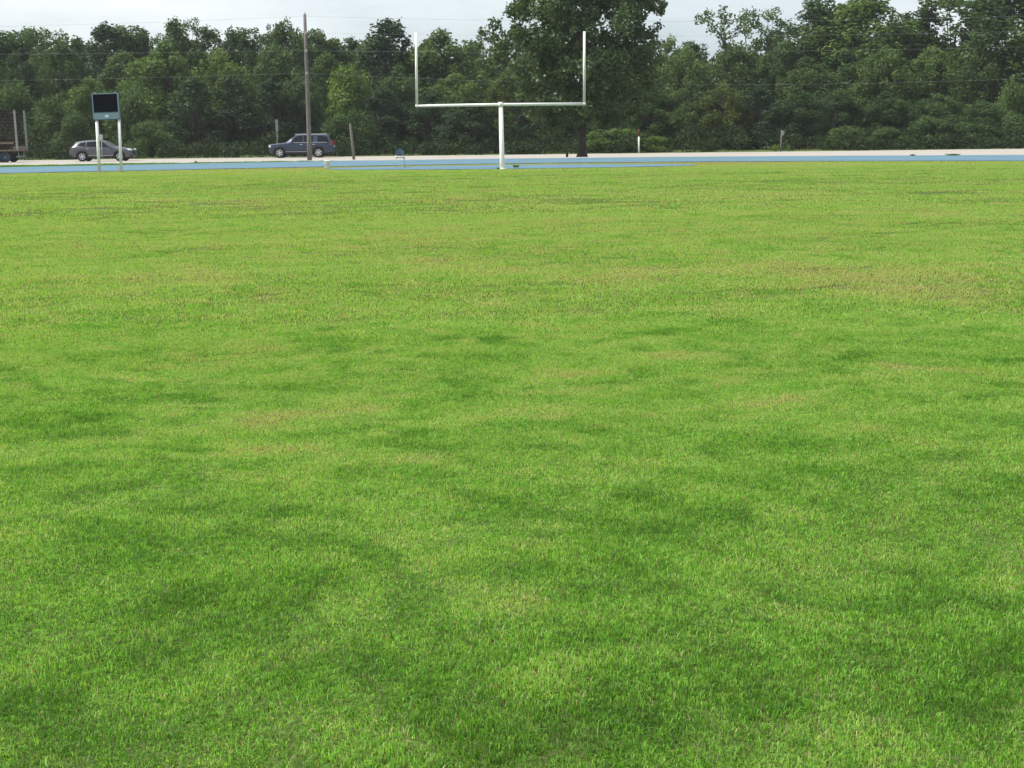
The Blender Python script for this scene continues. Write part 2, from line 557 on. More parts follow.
# worn (+) and lush or dark (-) places of this field: where, how wide, how deep (m), how strong, change of grass height
PATCHES = []
for (px, py, rx, ry, v, dh) in [
    (470, 268, 60, 10, .30, -.2), (420, 240, 60, 7, .22, -.1), (630, 272, 40, 6, .34, -.2), (760, 270, 60, 6, .30, -.2), (890, 274, 95, 12, .30, -.2), (900, 215, 90, 5, .25, -.1),
    (170, 280, 70, 9, .30, -.2), (165, 392, 45, 9, .30, -.2), (300, 407, 70, 13, .40, -.3), (370, 370, 36, 7, .22, -.1), (325, 452, 50, 10, .34, -.2), (200, 427, 40, 8, .28, -.2),
    (20, 435, 50, 14, .30, -.1), (505, 408, 60, 10, .34, -.2), (560, 400, 60, 8, .25, -.2), (535, 362, 50, 8, .30, .1), (655, 346, 60, 8, .40, -.3), (737, 388, 70, 14, .25, -.1),
    (892, 378, 60, 8, .32, -.1), (945, 430, 60, 16, .26, -.1), (912, 290, 70, 8, .28, -.2), (620, 320, 60, 10, .15, 0), (240, 345, 90, 12, .16, 0), (100, 360, 70, 8, .18, -.1),
    (225, 495, 60, 10, .26, 0), (425, 562, 50, 12, .24, .1), (506, 556, 40, 14, .38, -.2), (140, 628, 60, 14, .32, .1), (15, 748, 80, 30, .30, .3), (90, 690, 60, 20, .18, .1),
    (522, 605, 40, 14, .36, -.1), (642, 625, 10, 5, .75, .2), (677, 632, 30, 10, .38, -.2), (977, 565, 60, 14, .32, -.1), (735, 530, 60, 12, .24, 0), (962, 712, 60, 24, .30, .2),
    (862, 520, 40, 10, .22, 0), (1000, 470, 60, 14, .18, 0), (760, 755, 120, 16, .16, .4), (430, 470, 80, 12, .15, 0), (620, 590, 90, 10, .12, 0),
    (500, 200, 120, 6, .16, 0), (760, 195, 120, 5, .16, 0), (250, 205, 100, 4, .14, 0), (560, 225, 90, 5, .18, 0), (60, 185, 90, 4, .16, 0),
    (712, 325, 50, 4, -.55, .9), (817, 310, 24, 4, -.40, .6), (455, 277, 24, 4, -.38, .5), (330, 330, 40, 4, -.36, .4), (607, 307, 26, 4, -.34, .4), (552, 337, 34, 5, -.32, .4),
    (727, 282, 16, 3, -.40, .6), (772, 386, 24, 5, -.40, .5), (927, 392, 40, 7, -.42, .6), (662, 345, 16, 3, -.4, .3), (415, 515, 40, 8, -.26, .3), (500, 352, 40, 5, -.34, .4),
    (55, 645, 95, 30, -.40, .5), (300, 565, 60, 10, -.22, .3), (542, 550, 50, 10, -.34, .4), (725, 638, 60, 9, -.34, .4), (887, 697, 55, 12, -.38, .5), (990, 688, 40, 10, -.32, .3),
    (662, 712, 60, 12, -.24, .3), (600, 510, 80, 10, -.16, .2), (830, 620, 80, 16, -.18, .2), (390, 660, 90, 16, -.14, .2), (560, 680, 90, 14, -.14, .1), (240, 590, 60, 10, -.15, .1),
    (180, 320, 60, 5, -.22, .2), (60, 340, 60, 6, -.2, .2), (970, 300, 50, 4, -.25, .3), (850, 345, 60, 5, -.18, .2), (720, 245, 30, 3, -.3, .4), (110, 258, 60, 4, -.2, .2), (60, 400, 70, 8, -.14, .1)]:
    x, y = ground_point(px, py)
    xa, _ = ground_point(px + rx, py)
    _, ya = ground_point(px, py - ry); _, yb = ground_point(px, py + ry)
    PATCHES.append((x, y, abs(xa - x), abs(ya - yb) / 2, v, dh))

_tn = []
for lam0, lam1, amp, k in ((.2, .6, .044, 10), (.8, 2.0, .014, 9), (3., 8., .010, 7)):
    for i in range(k):
        lam = rng.uniform(lam0, lam1); th = rng.uniform(0, math.tau)
        _tn.append((math.cos(th) * math.tau / lam, math.sin(th) * math.tau / lam, rng.uniform(0, math.tau), amp))


def turf_state(x, y):
    """condition of the turf with painted far brightness, and relative height of the grass"""
    wx, wy = x + .35 * np.sin(y * 1.7 + 1) + .15 * np.sin(y * 5.1 + x * 3.), y + .35 * np.sin(x * 1.9) + .15 * np.sin(x * 6.3 + y * 2.)
    t = .19 + .27 * smooth(3., 17, y)  # lusher near; far grass's grazing-view brightness put into its turf colour
    for a, b_, c, m in _tn: t = t + m * np.sin(a * wx + b_ * wy + c)
    h = np.ones_like(x)
    for (px, py, rx, ry, v, dh) in PATCHES:
        g = np.exp(-(((wx - px) / rx) ** 2 + ((wy - py) / ry) ** 2))
        k = 1. if py > 9 else .55
        t = t + v * g * (.72 if v > 0 else .34 * k); h = h + dh * g * .7 * k
    t = t + .30 * smooth(67, 71, y) * (1 - smooth(10, 16, np.abs(x))) + .12 * smooth(60, 66, y)
    return t, h


pts, ridx, rrot, rscl, rturf = [], [], [], [], []
for li, (y0, y1, cover) in enumerate(((2.3, 12.5, 3.6), (11.5, 30, 3.0), (28, 77, 3.0))):
    rad = LODS[li][1]
    half = .36 * y1 + 2.5
    st = math.sqrt(math.pi * rad * rad / cover)
    gxx, gyy = np.meshgrid(np.arange(-half, half, st), np.arange(y0, y1, st * .9))
    gxx[::2] += st / 2
    x = (gxx + rng.uniform(-.42, .42, gxx.shape) * st).ravel(); y = (gyy + rng.uniform(-.42, .42, gyy.shape) * st).ravel()
    cnt = len(x)
    keep = (np.abs(x) < .36 * y + 2.5) & field_mask(x, y)
    # stagger the change of detail
    if li > 0: keep &= rng.random(cnt) < np.clip((y - y0) / 1.0 + .15, 0, 1)
    x, y = x[keep], y[keep]
    hn = hnoise(x, y)
    tst = turf_state(x, y)
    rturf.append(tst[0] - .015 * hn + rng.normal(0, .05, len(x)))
    sc = np.clip((1 + .17 * hn) * tst[1], .55, 2.2) * (1 - .5 * smooth(58, 64, y))
    pts.append(np.stack([x, y, terrain(x, y)], -1))
    ridx.append(rng.integers(0, NVAR, len(x)) + li * NVAR)
    rrot.append(rng.uniform(0, math.tau, len(x)))
    s_xy = rng.uniform(.9, 1.15, len(x))
    rscl.append(np.stack([s_xy, s_xy, sc * rng.uniform(.85, 1.15, len(x))], -1))
# verge by the road, grass at the foot of the wood
for (cnt, x0, x1, y0, y1, hh) in ((7000, -62, -8, 70, 92, 2.0),):
    x = rng.uniform(x0, x1, cnt); y = rng.uniform(y0, y1, cnt)
    k = field_mask(x, y) & (y > np.interp(x, OUTX, OUTY))
    x, y = x[k], y[k]
    pts.append(np.stack([x, y, terrain(x, y)], -1))
    ridx.append(rng.integers(0, NVAR, len(x)) + 2 * NVAR)
    rrot.append(rng.uniform(0, math.tau, len(x)))
    rturf.append(np.full(len(x), .04))
    rscl.append(np.stack([np.ones(len(x)), np.ones(len(x)), hh * rng.uniform(.5, 1.4, len(x))], -1))
pts = np.concatenate(pts); ridx = np.concatenate(ridx); rrot = np.concatenate(rrot); rscl = np.concatenate(rscl); rturf = np.concatenate(rturf)
gme = bpy.data.meshes.new('grass')
gme.vertices.add(len(pts)); gme.vertices.foreach_set('co', pts.astype(np.float32).ravel())
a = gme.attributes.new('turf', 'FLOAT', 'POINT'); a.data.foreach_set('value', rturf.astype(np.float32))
a = gme.attributes.new('variant', 'INT', 'POINT'); a.data.foreach_set('value', ridx.astype(np.int32))
rv = np.zeros((len(pts), 3), np.float32); rv[:, 2] = rrot
a = gme.attributes.new('turn', 'FLOAT_VECTOR', 'POINT'); a.data.foreach_set('vector', rv.ravel())
a = gme.attributes.new('size', 'FLOAT_VECTOR', 'POINT'); a.data.foreach_set('vector', rscl.astype(np.float32).ravel())
gme.materials.append(M['grass'])
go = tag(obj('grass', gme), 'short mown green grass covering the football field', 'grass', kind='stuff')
ng = bpy.data.node_groups.new('scatter_grass', 'GeometryNodeTree')
ng.interface.new_socket('Geometry', in_out='INPUT', socket_type='NodeSocketGeometry')
ng.interface.new_socket('Geometry', in_out='OUTPUT', socket_type='NodeSocketGeometry')
gi, gout = ng.nodes.new('NodeGroupInput'), ng.nodes.new('NodeGroupOutput')
iop = ng.nodes.new('GeometryNodeInstanceOnPoints')
ci = ng.nodes.new('GeometryNodeCollectionInfo')
ci.inputs['Collection'].default_value = grass_col
ci.inputs['Separate Children'].default_value = True
ci.inputs['Reset Children'].default_value = True
def named(n, t):
    q = ng.nodes.new('GeometryNodeInputNamedAttribute'); q.data_type = t; q.inputs['Name'].default_value = n
    return q.outputs['Attribute']
ng.links.new(gi.outputs[0], iop.inputs['Points'])
ng.links.new(ci.outputs[0], iop.inputs['Instance'])
iop.inputs['Pick Instance'].default_value = True
ng.links.new(named('variant', 'INT'), iop.inputs['Instance Index'])
ng.links.new(named('turn', 'FLOAT_VECTOR'), iop.inputs['Rotation'])
ng.links.new(named('size', 'FLOAT_VECTOR'), iop.inputs['Scale'])
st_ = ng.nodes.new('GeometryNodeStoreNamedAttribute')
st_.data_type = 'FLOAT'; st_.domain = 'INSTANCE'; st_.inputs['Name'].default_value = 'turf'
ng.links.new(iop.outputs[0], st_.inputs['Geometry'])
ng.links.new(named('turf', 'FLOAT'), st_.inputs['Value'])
ng.links.new(st_.outputs[0], gout.inputs[0])
md = go.modifiers.new('scatter', 'NODES'); md.node_group = ng


# ------------------------------------------------------------------ foliage
def leaves(r, lobes, dens, size, up=.25, shell=.45, jitter=.15, cup=.25):
    """leaf sprays spread through a set of ellipsoid lobes -> verts, faces, attributes"""
    V, A1, A2 = [], [], []
    for (c, rad) in lobes:
        c = np.array(c, float); rad = np.array(rad if hasattr(rad, '__len__') else (rad,) * 3, float)
        n = max(6, int(dens * 4 * math.pi * (np.prod(rad) ** (2 / 3))))
        dr = r.normal(size=(n, 3)); dr /= np.linalg.norm(dr, axis=1)[:, None]
        q = shell + (1 - shell) * r.random(n) ** .6
        q *= 1 + r.normal(0, jitter, n)
        P = c + dr * q[:, None] * rad
        nrm = dr * .8 + r.normal(size=(n, 3)) * .65 + np.array((0, 0, up))
        nrm /= np.linalg.norm(nrm, axis=1)[:, None]
        t = np.cross(nrm, r.normal(size=(n, 3))); t /= np.linalg.norm(t, axis=1)[:, None]
        b = np.cross(nrm, t)
        s = size * r.uniform(.55, 1.25, n)[:, None]
        k = r.uniform(.45, .8, n)[:, None]
        q4 = np.stack([P - t * s * .5, P + b * s * k * .5 - nrm * s * cup * r.random(n)[:, None], P + t * s * .5, P - b * s * k * .5 + nrm * s * cup * r.random(n)[:, None]], 1)
        V.append(q4.reshape(-1, 3))
        A1.append(np.repeat(r.random(n), 4)); A2.append(np.full(n * 4, r.random()))
    V = np.concatenate(V)
    Fs = np.arange(len(V)).reshape(-1, 4)
    return V, Fs, dict(rnd=np.concatenate(A1), clump=np.concatenate(A2))


def trunk_mesh(name, base_r, H, limbs, mat, r):
    mb = MB()
    p = [(0, 0, -.3)]
    k = 6
    wob = r.normal(0, .02 * H, (k + 1, 2)); wob[0] = 0
    for i in range(1, k + 1):
        p.append((wob[i, 0] * i / k, wob[i, 1] * i / k, H * i / k))
    mb.tube(p, [base_r * 1.25] + [base_r * (1 - .8 * i / k) for i in range(1, k + 1)], 8)
    for (c, f) in limbs:
        j = max(1, min(k - 1, int(f * k)))
        s0 = Vector(p[j]); e = Vector(c)
        m1 = s0.lerp(e, .5) + Vector((0, 0, -.08 * (e - s0).length))
        r0 = base_r * (1 - .8 * j / k) * .6
        mb.tube([s0, m1, e], [r0, r0 * .6, r0 * .2], 5)
    bmesh.ops.recalc_face_normals(mb.bm, faces=mb.bm.faces)
    me = bpy.data.meshes.new(name); mb.bm.to_mesh(me); mb.bm.free()
    me.materials.append(mat)
    return me


# native height and crown radius of each kind, in metres; placed copies are scaled from these
NATIVE = dict(dome=(11., 3.4), tall=(12., 2.1), open=(12., 2.3), cedar=(9., 2.6), bush=(5., 2.5))


def make_kind(kind, seed):
    r = np.random.default_rng(seed)
    H, RD = NATIVE[kind]
    lob, limbs = [], []
    if kind == 'dome':
        for i in range(96):
            a = r.uniform(0, math.tau); z = r.uniform(.06, .97)
            w = math.sin(math.pi * min(1, (z * .9 + .14)) ** 1.1) ** .55
            q = RD * w * r.uniform(.35, .85)
            rad = r.uniform(.42, .98) * (1 - .3 * (z > .82))
            lob.append(((q * math.cos(a), q * math.sin(a), H * z - rad * .7), (rad, rad, rad * 1.25)))
        dens, size, up = 32, .24, .3
    elif kind == 'tall':
        for i in range(66):
            a = r.uniform(0, math.tau); z = r.uniform(.12, 1.) ** .85
            w = (.5 + .5 * math.sin(math.pi * min(1, max(0, (z - .1) / .85)) ** .8)) if z < .94 else .35
            q = RD * w * r.uniform(.15, .85)
            rad = r.uniform(.45, .95) * (1 - .3 * (z > .85))
            lob.append(((q * math.cos(a), q * math.sin(a), H * z - rad * .8), (rad, rad, rad * .95)))
        dens, size, up = 32, .24, .25
    elif kind == 'open':
        for i in range(34):
            a = r.uniform(0, math.tau); z = r.uniform(.5, 1.)
            q = RD * r.uniform(.1, .85) * (.6 + .4 * math.sin(math.pi * (z - .4) / .65))
            rad = r.uniform(.35, .8)
            lob.append(((q * math.cos(a), q * math.sin(a), H * z - rad), (rad, rad, rad * 1.0)))
        for i in range(24):
            a = r.uniform(0, math.tau); q = r.uniform(.2, 1.9); rad = r.uniform(.6, 1.)
            lob.append(((q * math.cos(a), q * math.sin(a), r.uniform(.8, 7.)), rad))
        dens, size, up = 26, .23, .25
    elif kind == 'cedar':
        for i in range(90):
            a = r.uniform(0, math.tau); z = r.uniform(.03, 1.) ** .85
            w = max(.08, (1 - z) ** .5) * (.75 + .25 * math.sin(z * 3))
            q = RD * w * r.uniform(.45, .88)
            rad = r.uniform(.4, .75) * (.5 + .5 * w)
            lob.append(((q * math.cos(a), q * math.sin(a), H * z - rad * .6), (rad, rad, rad * 1.2)))
        lob.append(((0, 0, H * .96), (.3, .3, .5)))
        dens, size, up = 34, .19, .35
    elif kind == 'bush':
        for i in range(54):
            a = r.uniform(0, math.tau); z = r.uniform(.02, .95)
            q = RD * math.sqrt(max(.05, 1 - z * z)) * r.uniform(.35, .88)
            rad = r.uniform(.35, .75)
            lob.append(((q * math.cos(a), q * math.sin(a), H * z - rad * .4), (rad, rad, rad * 1.5)))
        dens, size, up = 30, .21, .35
    lm = [((np.array(l[0])), r.uniform(.2, .7)) for l in lob if r.random() < .3]
    V, Fs, at_ = leaves(r, lob, dens, size, up)
    V[:, 2] *= H / np.percentile(V[:, 2], 99.9)
    V[:, :2] *= RD / np.percentile(np.abs(V[:, :2]), 98)
    me = mesh_np('crown_' + kind, V, Fs, [M['needle'] if kind == 'cedar' else M['leaf']], False, at_)
    return trunk_mesh('trunk_' + kind, .17, H * (.8 if kind != 'bush' else .5), lm, M['bark'], r), me


KINDS = {}
for kind, n in (('dome', 4), ('tall', 3), ('open', 3), ('cedar', 2), ('bush', 3)):
    KINDS[kind] = [make_kind(kind, 500 + 17 * i + 1000 * len(KINDS)) for i in range(n)]
tr = random.Random(5)
NAME = dict(dome='broadleaf_tree', tall='tall_tree', open='open_tree', cedar='cedar_tree', bush='shrub')
CAT = dict(dome='tree', tall='tree', open='tree', cedar='cedar tree', bush='shrub')
GRP = dict(dome='trees of the wood beyond the road', tall='trees of the wood beyond the road', open='trees of the wood beyond the road',
           cedar='cedars of the wood beyond the road', bush='shrubs along the edge of the wood')
GREEN = dict(dark=(.82, .92, .90), deep=(.66, .76, .74), mid=(.98, 1.02, .95), bright=(1.22, 1.26, 1.0), yellow=(1.42, 1.42, .92),
             olive=(1.05, .92, .72), grey=(1., 1.08, 1.1), pale=(1.75, 1.75, 1.5))
_kc = {}


def tree(kind, px, top, wpx, Y, tint, label):
    Y += 5.5 if Y < 132 else 8.5
    if Y > 155: wpx *= 1.5
    x = at(px, 150, Y).x
    z0 = gz(x, Y)
    h = at(px, top, Y).z - z0
    wd = wpx / F_PX * Y / 2
    k = _kc.get(kind, 0); _kc[kind] = k + 1
    tm, cm = KINDS[kind][k % len(KINDS[kind])]
    e = empty(NAME[kind], (x, Y, z0), label, CAT[kind], GRP[kind], tr.uniform(0, math.tau))
    e.scale = (wd / NATIVE[kind][1], wd / NATIVE[kind][1], h / NATIVE[kind][0])
    t = obj('trunk', tm, e)
    c = obj('crown', cm, e)
    f = tr.uniform(.9, 1.1)
    g = GREEN[tint]
    c.color = (g[0] * f, g[1] * f, g[2] * f, 1)


TREES = [
    # kind, px, top, width, depth, tint, label --------- the far row against the sky
    ('tall', 6, 31, 42, 156, 'dark', 'tall dark tree at the left end of the treeline, above the trailer'),
    ('tall', 27, 31, 30, 158, 'dark', 'tall grey-green tree in the back row, just right of the trailer stakes'),
    ('open', 48, 27, 30, 155, 'grey', 'slim spire-topped tree standing up from the back row at far left'),
    ('tall', 83, 38, 24, 158, 'dark', 'small-topped back-row tree in the skyline dip left of the scoreboard'),
    ('cedar', 112, 23, 50, 152, 'dark', 'tall dark pointed tree rising straight behind the scoreboard'),
    ('tall', 131, 25, 30, 157, 'mid', 'lighter tall tree touching the right side of the dark tree behind the scoreboard'),
    ('tall', 148, 29, 26, 160, 'dark', 'back-row tree whose top shows above the left shoulder of the bright dome'),
    ('dome', 178, 21, 44, 155, 'mid', 'round-topped back-row tree above the big bright dome, left of a sky gap'),
    ('open', 194, 18, 26, 158, 'dark', 'thin spiky tree with sky showing through, above the big bright dome'),
    ('tall', 213, 27, 32, 157, 'mid', 'back-row tree with leafy rounded top above the right slope of the bright dome'),
    ('dome', 235, 29, 32, 158, 'dark', 'dark low-topped back-row tree midway between bright dome and utility pole'),
    ('tall', 250, 28, 30, 161, 'mid', 'back-row tree with flat green top above the signpost behind the blue car'),
    ('open', 267, 25, 24, 156, 'dark', 'small tufted tree above the front of the blue car'),
    ('dome', 289, 21, 36, 154, 'mid', 'full-crowned tree directly left of the utility pole top'),
    ('open', 315, 31, 22, 157, 'grey', 'thin pale tree directly right of the utility pole, below its top'),
    ('tall', 337, 39, 36, 158, 'mid', 'flat-topped back-row tree above the yellow-green bush, left half'),
    ('tall', 356, 38, 28, 160, 'dark', 'flat-topped darker back-row tree above the yellow-green bush, right half'),
    ('cedar', 392, 19, 60, 149, 'deep', 'big very dark pointed cedar left of the goalpost upright'),
    ('dome', 326, 42, 40, 157, 'mid', 'low rounded tree in the skyline dip right of the utility pole'),
    ('tall', 372, 40, 26, 156, 'mid', 'small green tree at the left shoulder of the big dark cedar'),
    ('dome', 443, 31, 68, 150, 'bright', 'broad mid-green dome framed between the left upright and the big cottonwood'),
    ('tall', 474, 41, 30, 156, 'bright', 'light tree top seen between the green dome and the cottonwood side lobe'),
    ('dome', 671, 37, 30, 158, 'pale', 'wispy pale treetop just right of the big cottonwood'),
    ('tall', 692, 42, 34, 157, 'mid', 'low treetop in the sky gap left of the forked tree'),
    ('open', 766, 8, 34, 154, 'grey', 'tall open tree with a narrow leaning top right of the forked tree'),
    ('open', 789, 15, 38, 156, 'grey', 'open-crowned tree with rounded tufts left of the tall narrow tree'),
    ('tall', 816, -4, 34, 153, 'dark', 'tall narrow tree reaching the top edge of the picture at right'),
    ('dome', 859, -6, 84, 152, 'bright', 'big domed lighter tree touching the top edge right of the tall narrow tree'),
    ('tall', 900, 13, 34, 157, 'mid', 'treetop in the skyline dip right of the big domed tree'),
    ('tall', 921, 7, 34, 154, 'dark', 'dark narrow tree between the skyline dip and the gappy tall tree'),
    ('open', 951, -8, 54, 152, 'mid', 'tall gappy tree with sky showing at its right side near the right edge'),
    ('dome', 1008, -22, 92, 147, 'dark', 'huge dark tree filling the top right corner'),
    ('dome', 1012, 38, 60, 145, 'dark', 'dark tree at the right edge, lower and in front of the huge corner tree'),
    # the middle row
    ('dome', 22, 53, 48, 145, 'deep', 'dark rounded mid-row tree behind the trailer cage'),
    ('dome', 68, 41, 52, 146, 'dark', 'dark dome tree in the middle row between trailer and scoreboard'),
    ('dome', 127, 52, 46, 147, 'mid', 'mid-row tree filling the gap between scoreboard and bright dome'),
    ('dome', 170, 42, 80, 141, 'bright', 'big bright rounded tree, the highest of the yellow-green domes at left'),
    ('dome', 224, 50, 70, 140, 'yellow', 'lower yellow-green dome sloping down to the right of the big bright tree'),
    ('dome', 280, 45, 56, 144, 'mid', 'mid-row tree behind the blue car, crown left of the utility pole'),
    ('dome', 330, 54, 52, 146, 'mid', 'mid-row tree just right of the utility pole, above the leaning post'),
    ('bush', 350, 63, 56, 138, 'yellow', 'yellow-green leafy tree above the leaning grey post'),
    ('dome', 402, 66, 52, 137, 'dark', 'dark mid-row tree below the big cedar, behind the left upright'),
    ('dome', 458, 74, 66, 137, 'bright', 'yellow-green tree framed by the crossbar, left of the goalpost stem'),
    ('dome', 510, 72, 50, 136, 'olive', 'olive tree behind the goalpost stem, left of the cottonwood trunk'),
    ('dome', 548, 60, 70, 141, 'dark', 'dark mid-row tree mostly hidden behind the left half of the cottonwood'),
    ('dome', 625, 58, 70, 141, 'dark', 'dark mid-row tree mostly hidden behind the right half of the cottonwood'),
    ('dome', 686, 48, 64, 142, 'bright', 'bright green rounded tree right of the cottonwood, below the wires'),
    ('dome', 737, 46, 60, 146, 'mid', 'rounded mid-row tree under the forked tree'),
    ('dome', 768, 54, 54, 145, 'dark', 'dark mid-row tree left of the short leaning post at right'),
    ('dome', 805, 58, 66, 142, 'mid', 'wide mid-row tree above the short leaning post at right'),
    ('dome', 846, 50, 60, 147, 'dark', 'shaded mid-row tree under the big domed tree at right'),
    ('dome', 884, 48, 62, 141, 'bright', 'bright leafy mid-row tree crossed by the wires right of the domed tree'),
    ('dome', 930, 47, 62, 141, 'bright', 'second bright leafy mid-row tree, under the gappy tall tree'),
    ('dome', 972, 42, 56, 143, 'mid', 'mid-row tree left of the huge corner tree'),
    ('bush', 1011, 80, 42, 135, 'bright', 'bright bushy tree at the right edge below the huge corner tree'),
    # the front row, down to the ground
    ('bush', 16, 82, 54, 134, 'mid', 'green bushy tree showing above the trailer deck'),
    ('bush', 52, 96, 44, 132, 'mid', 'round bush between the trailer and the rear of the grey car'),
    ('dome', 93, 78, 56, 136, 'bright', 'light green tree peeping out left of the scoreboard panel'),
    ('bush', 134, 86, 50, 133, 'mid', 'green shrub standing behind the nose of the grey car'),
    ('bush', 76, 112, 40, 130, 'dark', 'dark shrub behind the roof of the grey car'),
    ('cedar', 196, 78, 66, 133, 'dark', 'dark bushy cedar with bare twigs below the bright domes'),
    ('cedar', 234, 76, 62, 134, 'dark', 'dark cedar between the twiggy cedar and the blue car'),
    ('bush', 152, 120, 44, 129, 'mid', 'low rounded shrub right of the grey car'),
    ('cedar', 272, 80, 56, 133, 'deep', 'very dark cedar behind the front of the blue car'),
    ('dome', 302, 76, 50, 135, 'dark', 'dark leafy tree behind the lower half of the utility pole'),
    ('bush', 348, 110, 50, 130, 'dark', 'dark shrub behind the leaning grey post'),
    ('cedar', 385, 88, 56, 132, 'deep', 'dark cedar behind the blue-backed chair'),
    ('cedar', 428, 92, 56, 132, 'dark', 'dark cedar under the left end of the crossbar'),
    ('cedar', 470, 98, 56, 131, 'deep', 'very dark cedar left of the goalpost stem under the crossbar'),
    ('cedar', 520, 98, 54, 131, 'deep', 'very dark cedar right of the goalpost stem under the crossbar'),
    ('cedar', 556, 100, 50, 132, 'deep', 'very dark cedar behind the thin dark post by the cottonwood'),
    ('bush', 612, 128, 66, 128, 'bright', 'light green low shrub right of the cottonwood trunk'),
    ('bush', 654, 136, 32, 127, 'yellow', 'small yellow-green shrub right of the white marker post'),
    ('dome', 650, 84, 56, 135, 'dark', 'dark tree behind the white marker post'),
    ('dome', 690, 82, 50, 134, 'mid', 'leafy green tree in the front row right of the cottonwood crown'),
    ('dome', 722, 84, 56, 133, 'olive', 'brownish olive tree in the front row midway to the leaning post'),
    ('cedar', 757, 86, 52, 132, 'deep', 'dark cedar directly left of the short leaning post'),
    ('dome', 797, 88, 54, 133, 'deep', 'very dark tree directly behind the short leaning post'),
    ('dome', 838, 90, 54, 134, 'deep', 'very dark tree above the two low green shrubs at right'),
    ('bush', 846, 126, 44, 128, 'mid', 'low green shrub right of the short leaning post, left of two'),
    ('bush', 886, 127, 40, 128, 'mid', 'low green shrub right of the short leaning post, right of two'),
    ('dome', 884, 92, 56, 133, 'deep', 'very dark tree between the low shrubs and the bright mid-row tree'),
    ('dome', 934, 94, 56, 133, 'dark', 'dark front-row tree under the second bright mid-row tree'),
    ('dome', 980, 100, 54, 132, 'dark', 'dark front-row tree left of the bright bush at the right edge'),
    ('bush', 928, 117, 50, 129, 'dark', 'rounded low shrub at the roadside under the dark front-row tree'),
    ('bush', 1018, 112, 50, 130, 'dark', 'leafy shrub cut by the right edge at the roadside'),
    ('bush', 972, 122, 48, 129, 'dark', 'dark low shrub at the roadside near the right edge'),
]
for t in TREES: tree(*t)

# forked open tree against the sky: puffs placed on two limbs
def lobe_tree(name, label, cat, base, limbs, lobes, dens, size, leafm, barkm, tint, seed, shell=.4):
    r = np.random.default_rng(seed)
    e = empty(name, base, label, cat)
    mb = MB()
    for pts_, rad in limbs:
        mb.tube([Vector(p) - Vector(base) for p in pts_], rad, 9)
    mb.build('trunk', barkm, e)
    L = [(tuple(Vector(c) - Vector(base)), rd) for c, rd in lobes]
    V, Fs, A = leaves(r, L, dens, size, .3, shell)
    c = obj('crown', mesh_np('crown', V, Fs, [leafm], False, A), e)
    c.color = (*tint, 1)
    return e


YF = 158
b = at(728, 150, YF); b.z = gz(b.x, YF)
def q(px, py, dy=0, Y=YF): return at(px, py, Y + dy)
puffs = [(701, 19, 7, 0), (708, 16, 9, 1), (712, 26, 8, -1), (720, 33, 6, 0), (723, 14, 9, 0), (727, 20, 8, 1), (724, 27, 7, 0), (722, 40, 7, 0), (729, 45, 8, 1),
         (738, 21, 7, 1), (744, 17, 8, 0), (747, 26, 7, -1), (741, 30, 6, 0), (735, 33, 4, 0), (728, 36, 6, -1), (725, 52, 9, 0), (733, 58, 12, 1), (722, 64, 12, -1)]
lob = [(q(x, y, dy * 1.2), (rd * .0975 * .9, rd * .0975 * .9, rd * .0975)) for x, y, rd, dy in puffs]
lobe_tree('forked_tree', 'tall forked tree with open tufted crown standing alone against the sky', 'tree', b,
          [([b - Vector((0, 0, .3)), q(728, 90), q(727, 52)], [.3, .22, .16]), ([q(727, 52), q(721, 36), q(708, 20)], [.13, .1, .03]),
           ([q(727, 54), q(724, 34), q(724, 14)], [.1, .08, .03]), ([q(728, 60), q(746, 42), q(743, 18)], [.1, .06, .03])],
          lob, 13, .3, M['leaf'], M['pale_bark'], GREEN['mid'], 31)

# the big cottonwood between track and road
YC = 101
b = at(582, 157, YC); b.z = gz(b.x, YC)
cl = []
cr = np.random.default_rng(77)
blobs = [(566, 12, 9), (577, 14, 9), (584, 4, 10), (572, 30, 7),(575, 116, 11), (592, 110, 12), (581, 102, 12), (560, 118, 10), (604, 124, 8), (620, 42, 9), (608, 56, 11), (588, 124, 6),(560, 8, 12), (570, 18, 10), (574, 0, 11), (582, 22, 9), (566, 48, 11), (574, 40, 9), (558, 26, 11),  # px, py, radius px
    (515, 28, 9), (522, 12, 15), (520, 35, 12), (530, -4, 18), (545, 12, 17), (540, 34, 18), (550, -14, 20), (528, 52, 15), (548, 58, 17), (562, 38, 9),
    (575, -20, 22), (590, -4, 14), (562, 22, 8), (592, 18, 13), (600, 36, 12), (585, 50, 13), (566, 62, 15), (604, -22, 22), (612, 2, 18), (630, -10, 18), (618, 24, 16),
    (640, -2, 11), (653, 1, 9), (661, 7, 6), (654, 12, 6), (634, 10, 11), (638, 28, 12), (624, 58, 14), (645, 32, 9), (656, 36, 7), (640, 46, 14), (652, 54, 10), (600, 62, 15), (620, 70, 16),
    (642, 68, 15), (654, 76, 9), (586, 76, 16), (560, 80, 16), (540, 78, 15), (524, 72, 12), (514, 86, 10), (528, 92, 13), (548, 98, 14), (570, 98, 14), (596, 94, 16), (618, 92, 15),
    (640, 90, 13), (652, 98, 8), (608, 110, 12), (630, 108, 12), (554, 114, 11), (538, 108, 10), (560, 124, 8), (572, 112, 9), (598, 120, 8), (622, 120, 8), (642, 112, 8),
    (575, -45, 22), (605, -48, 20), (550, -34, 18), (632, -32, 16), (590, -64, 16), (545, 128, 6), (552, 136, 5)]
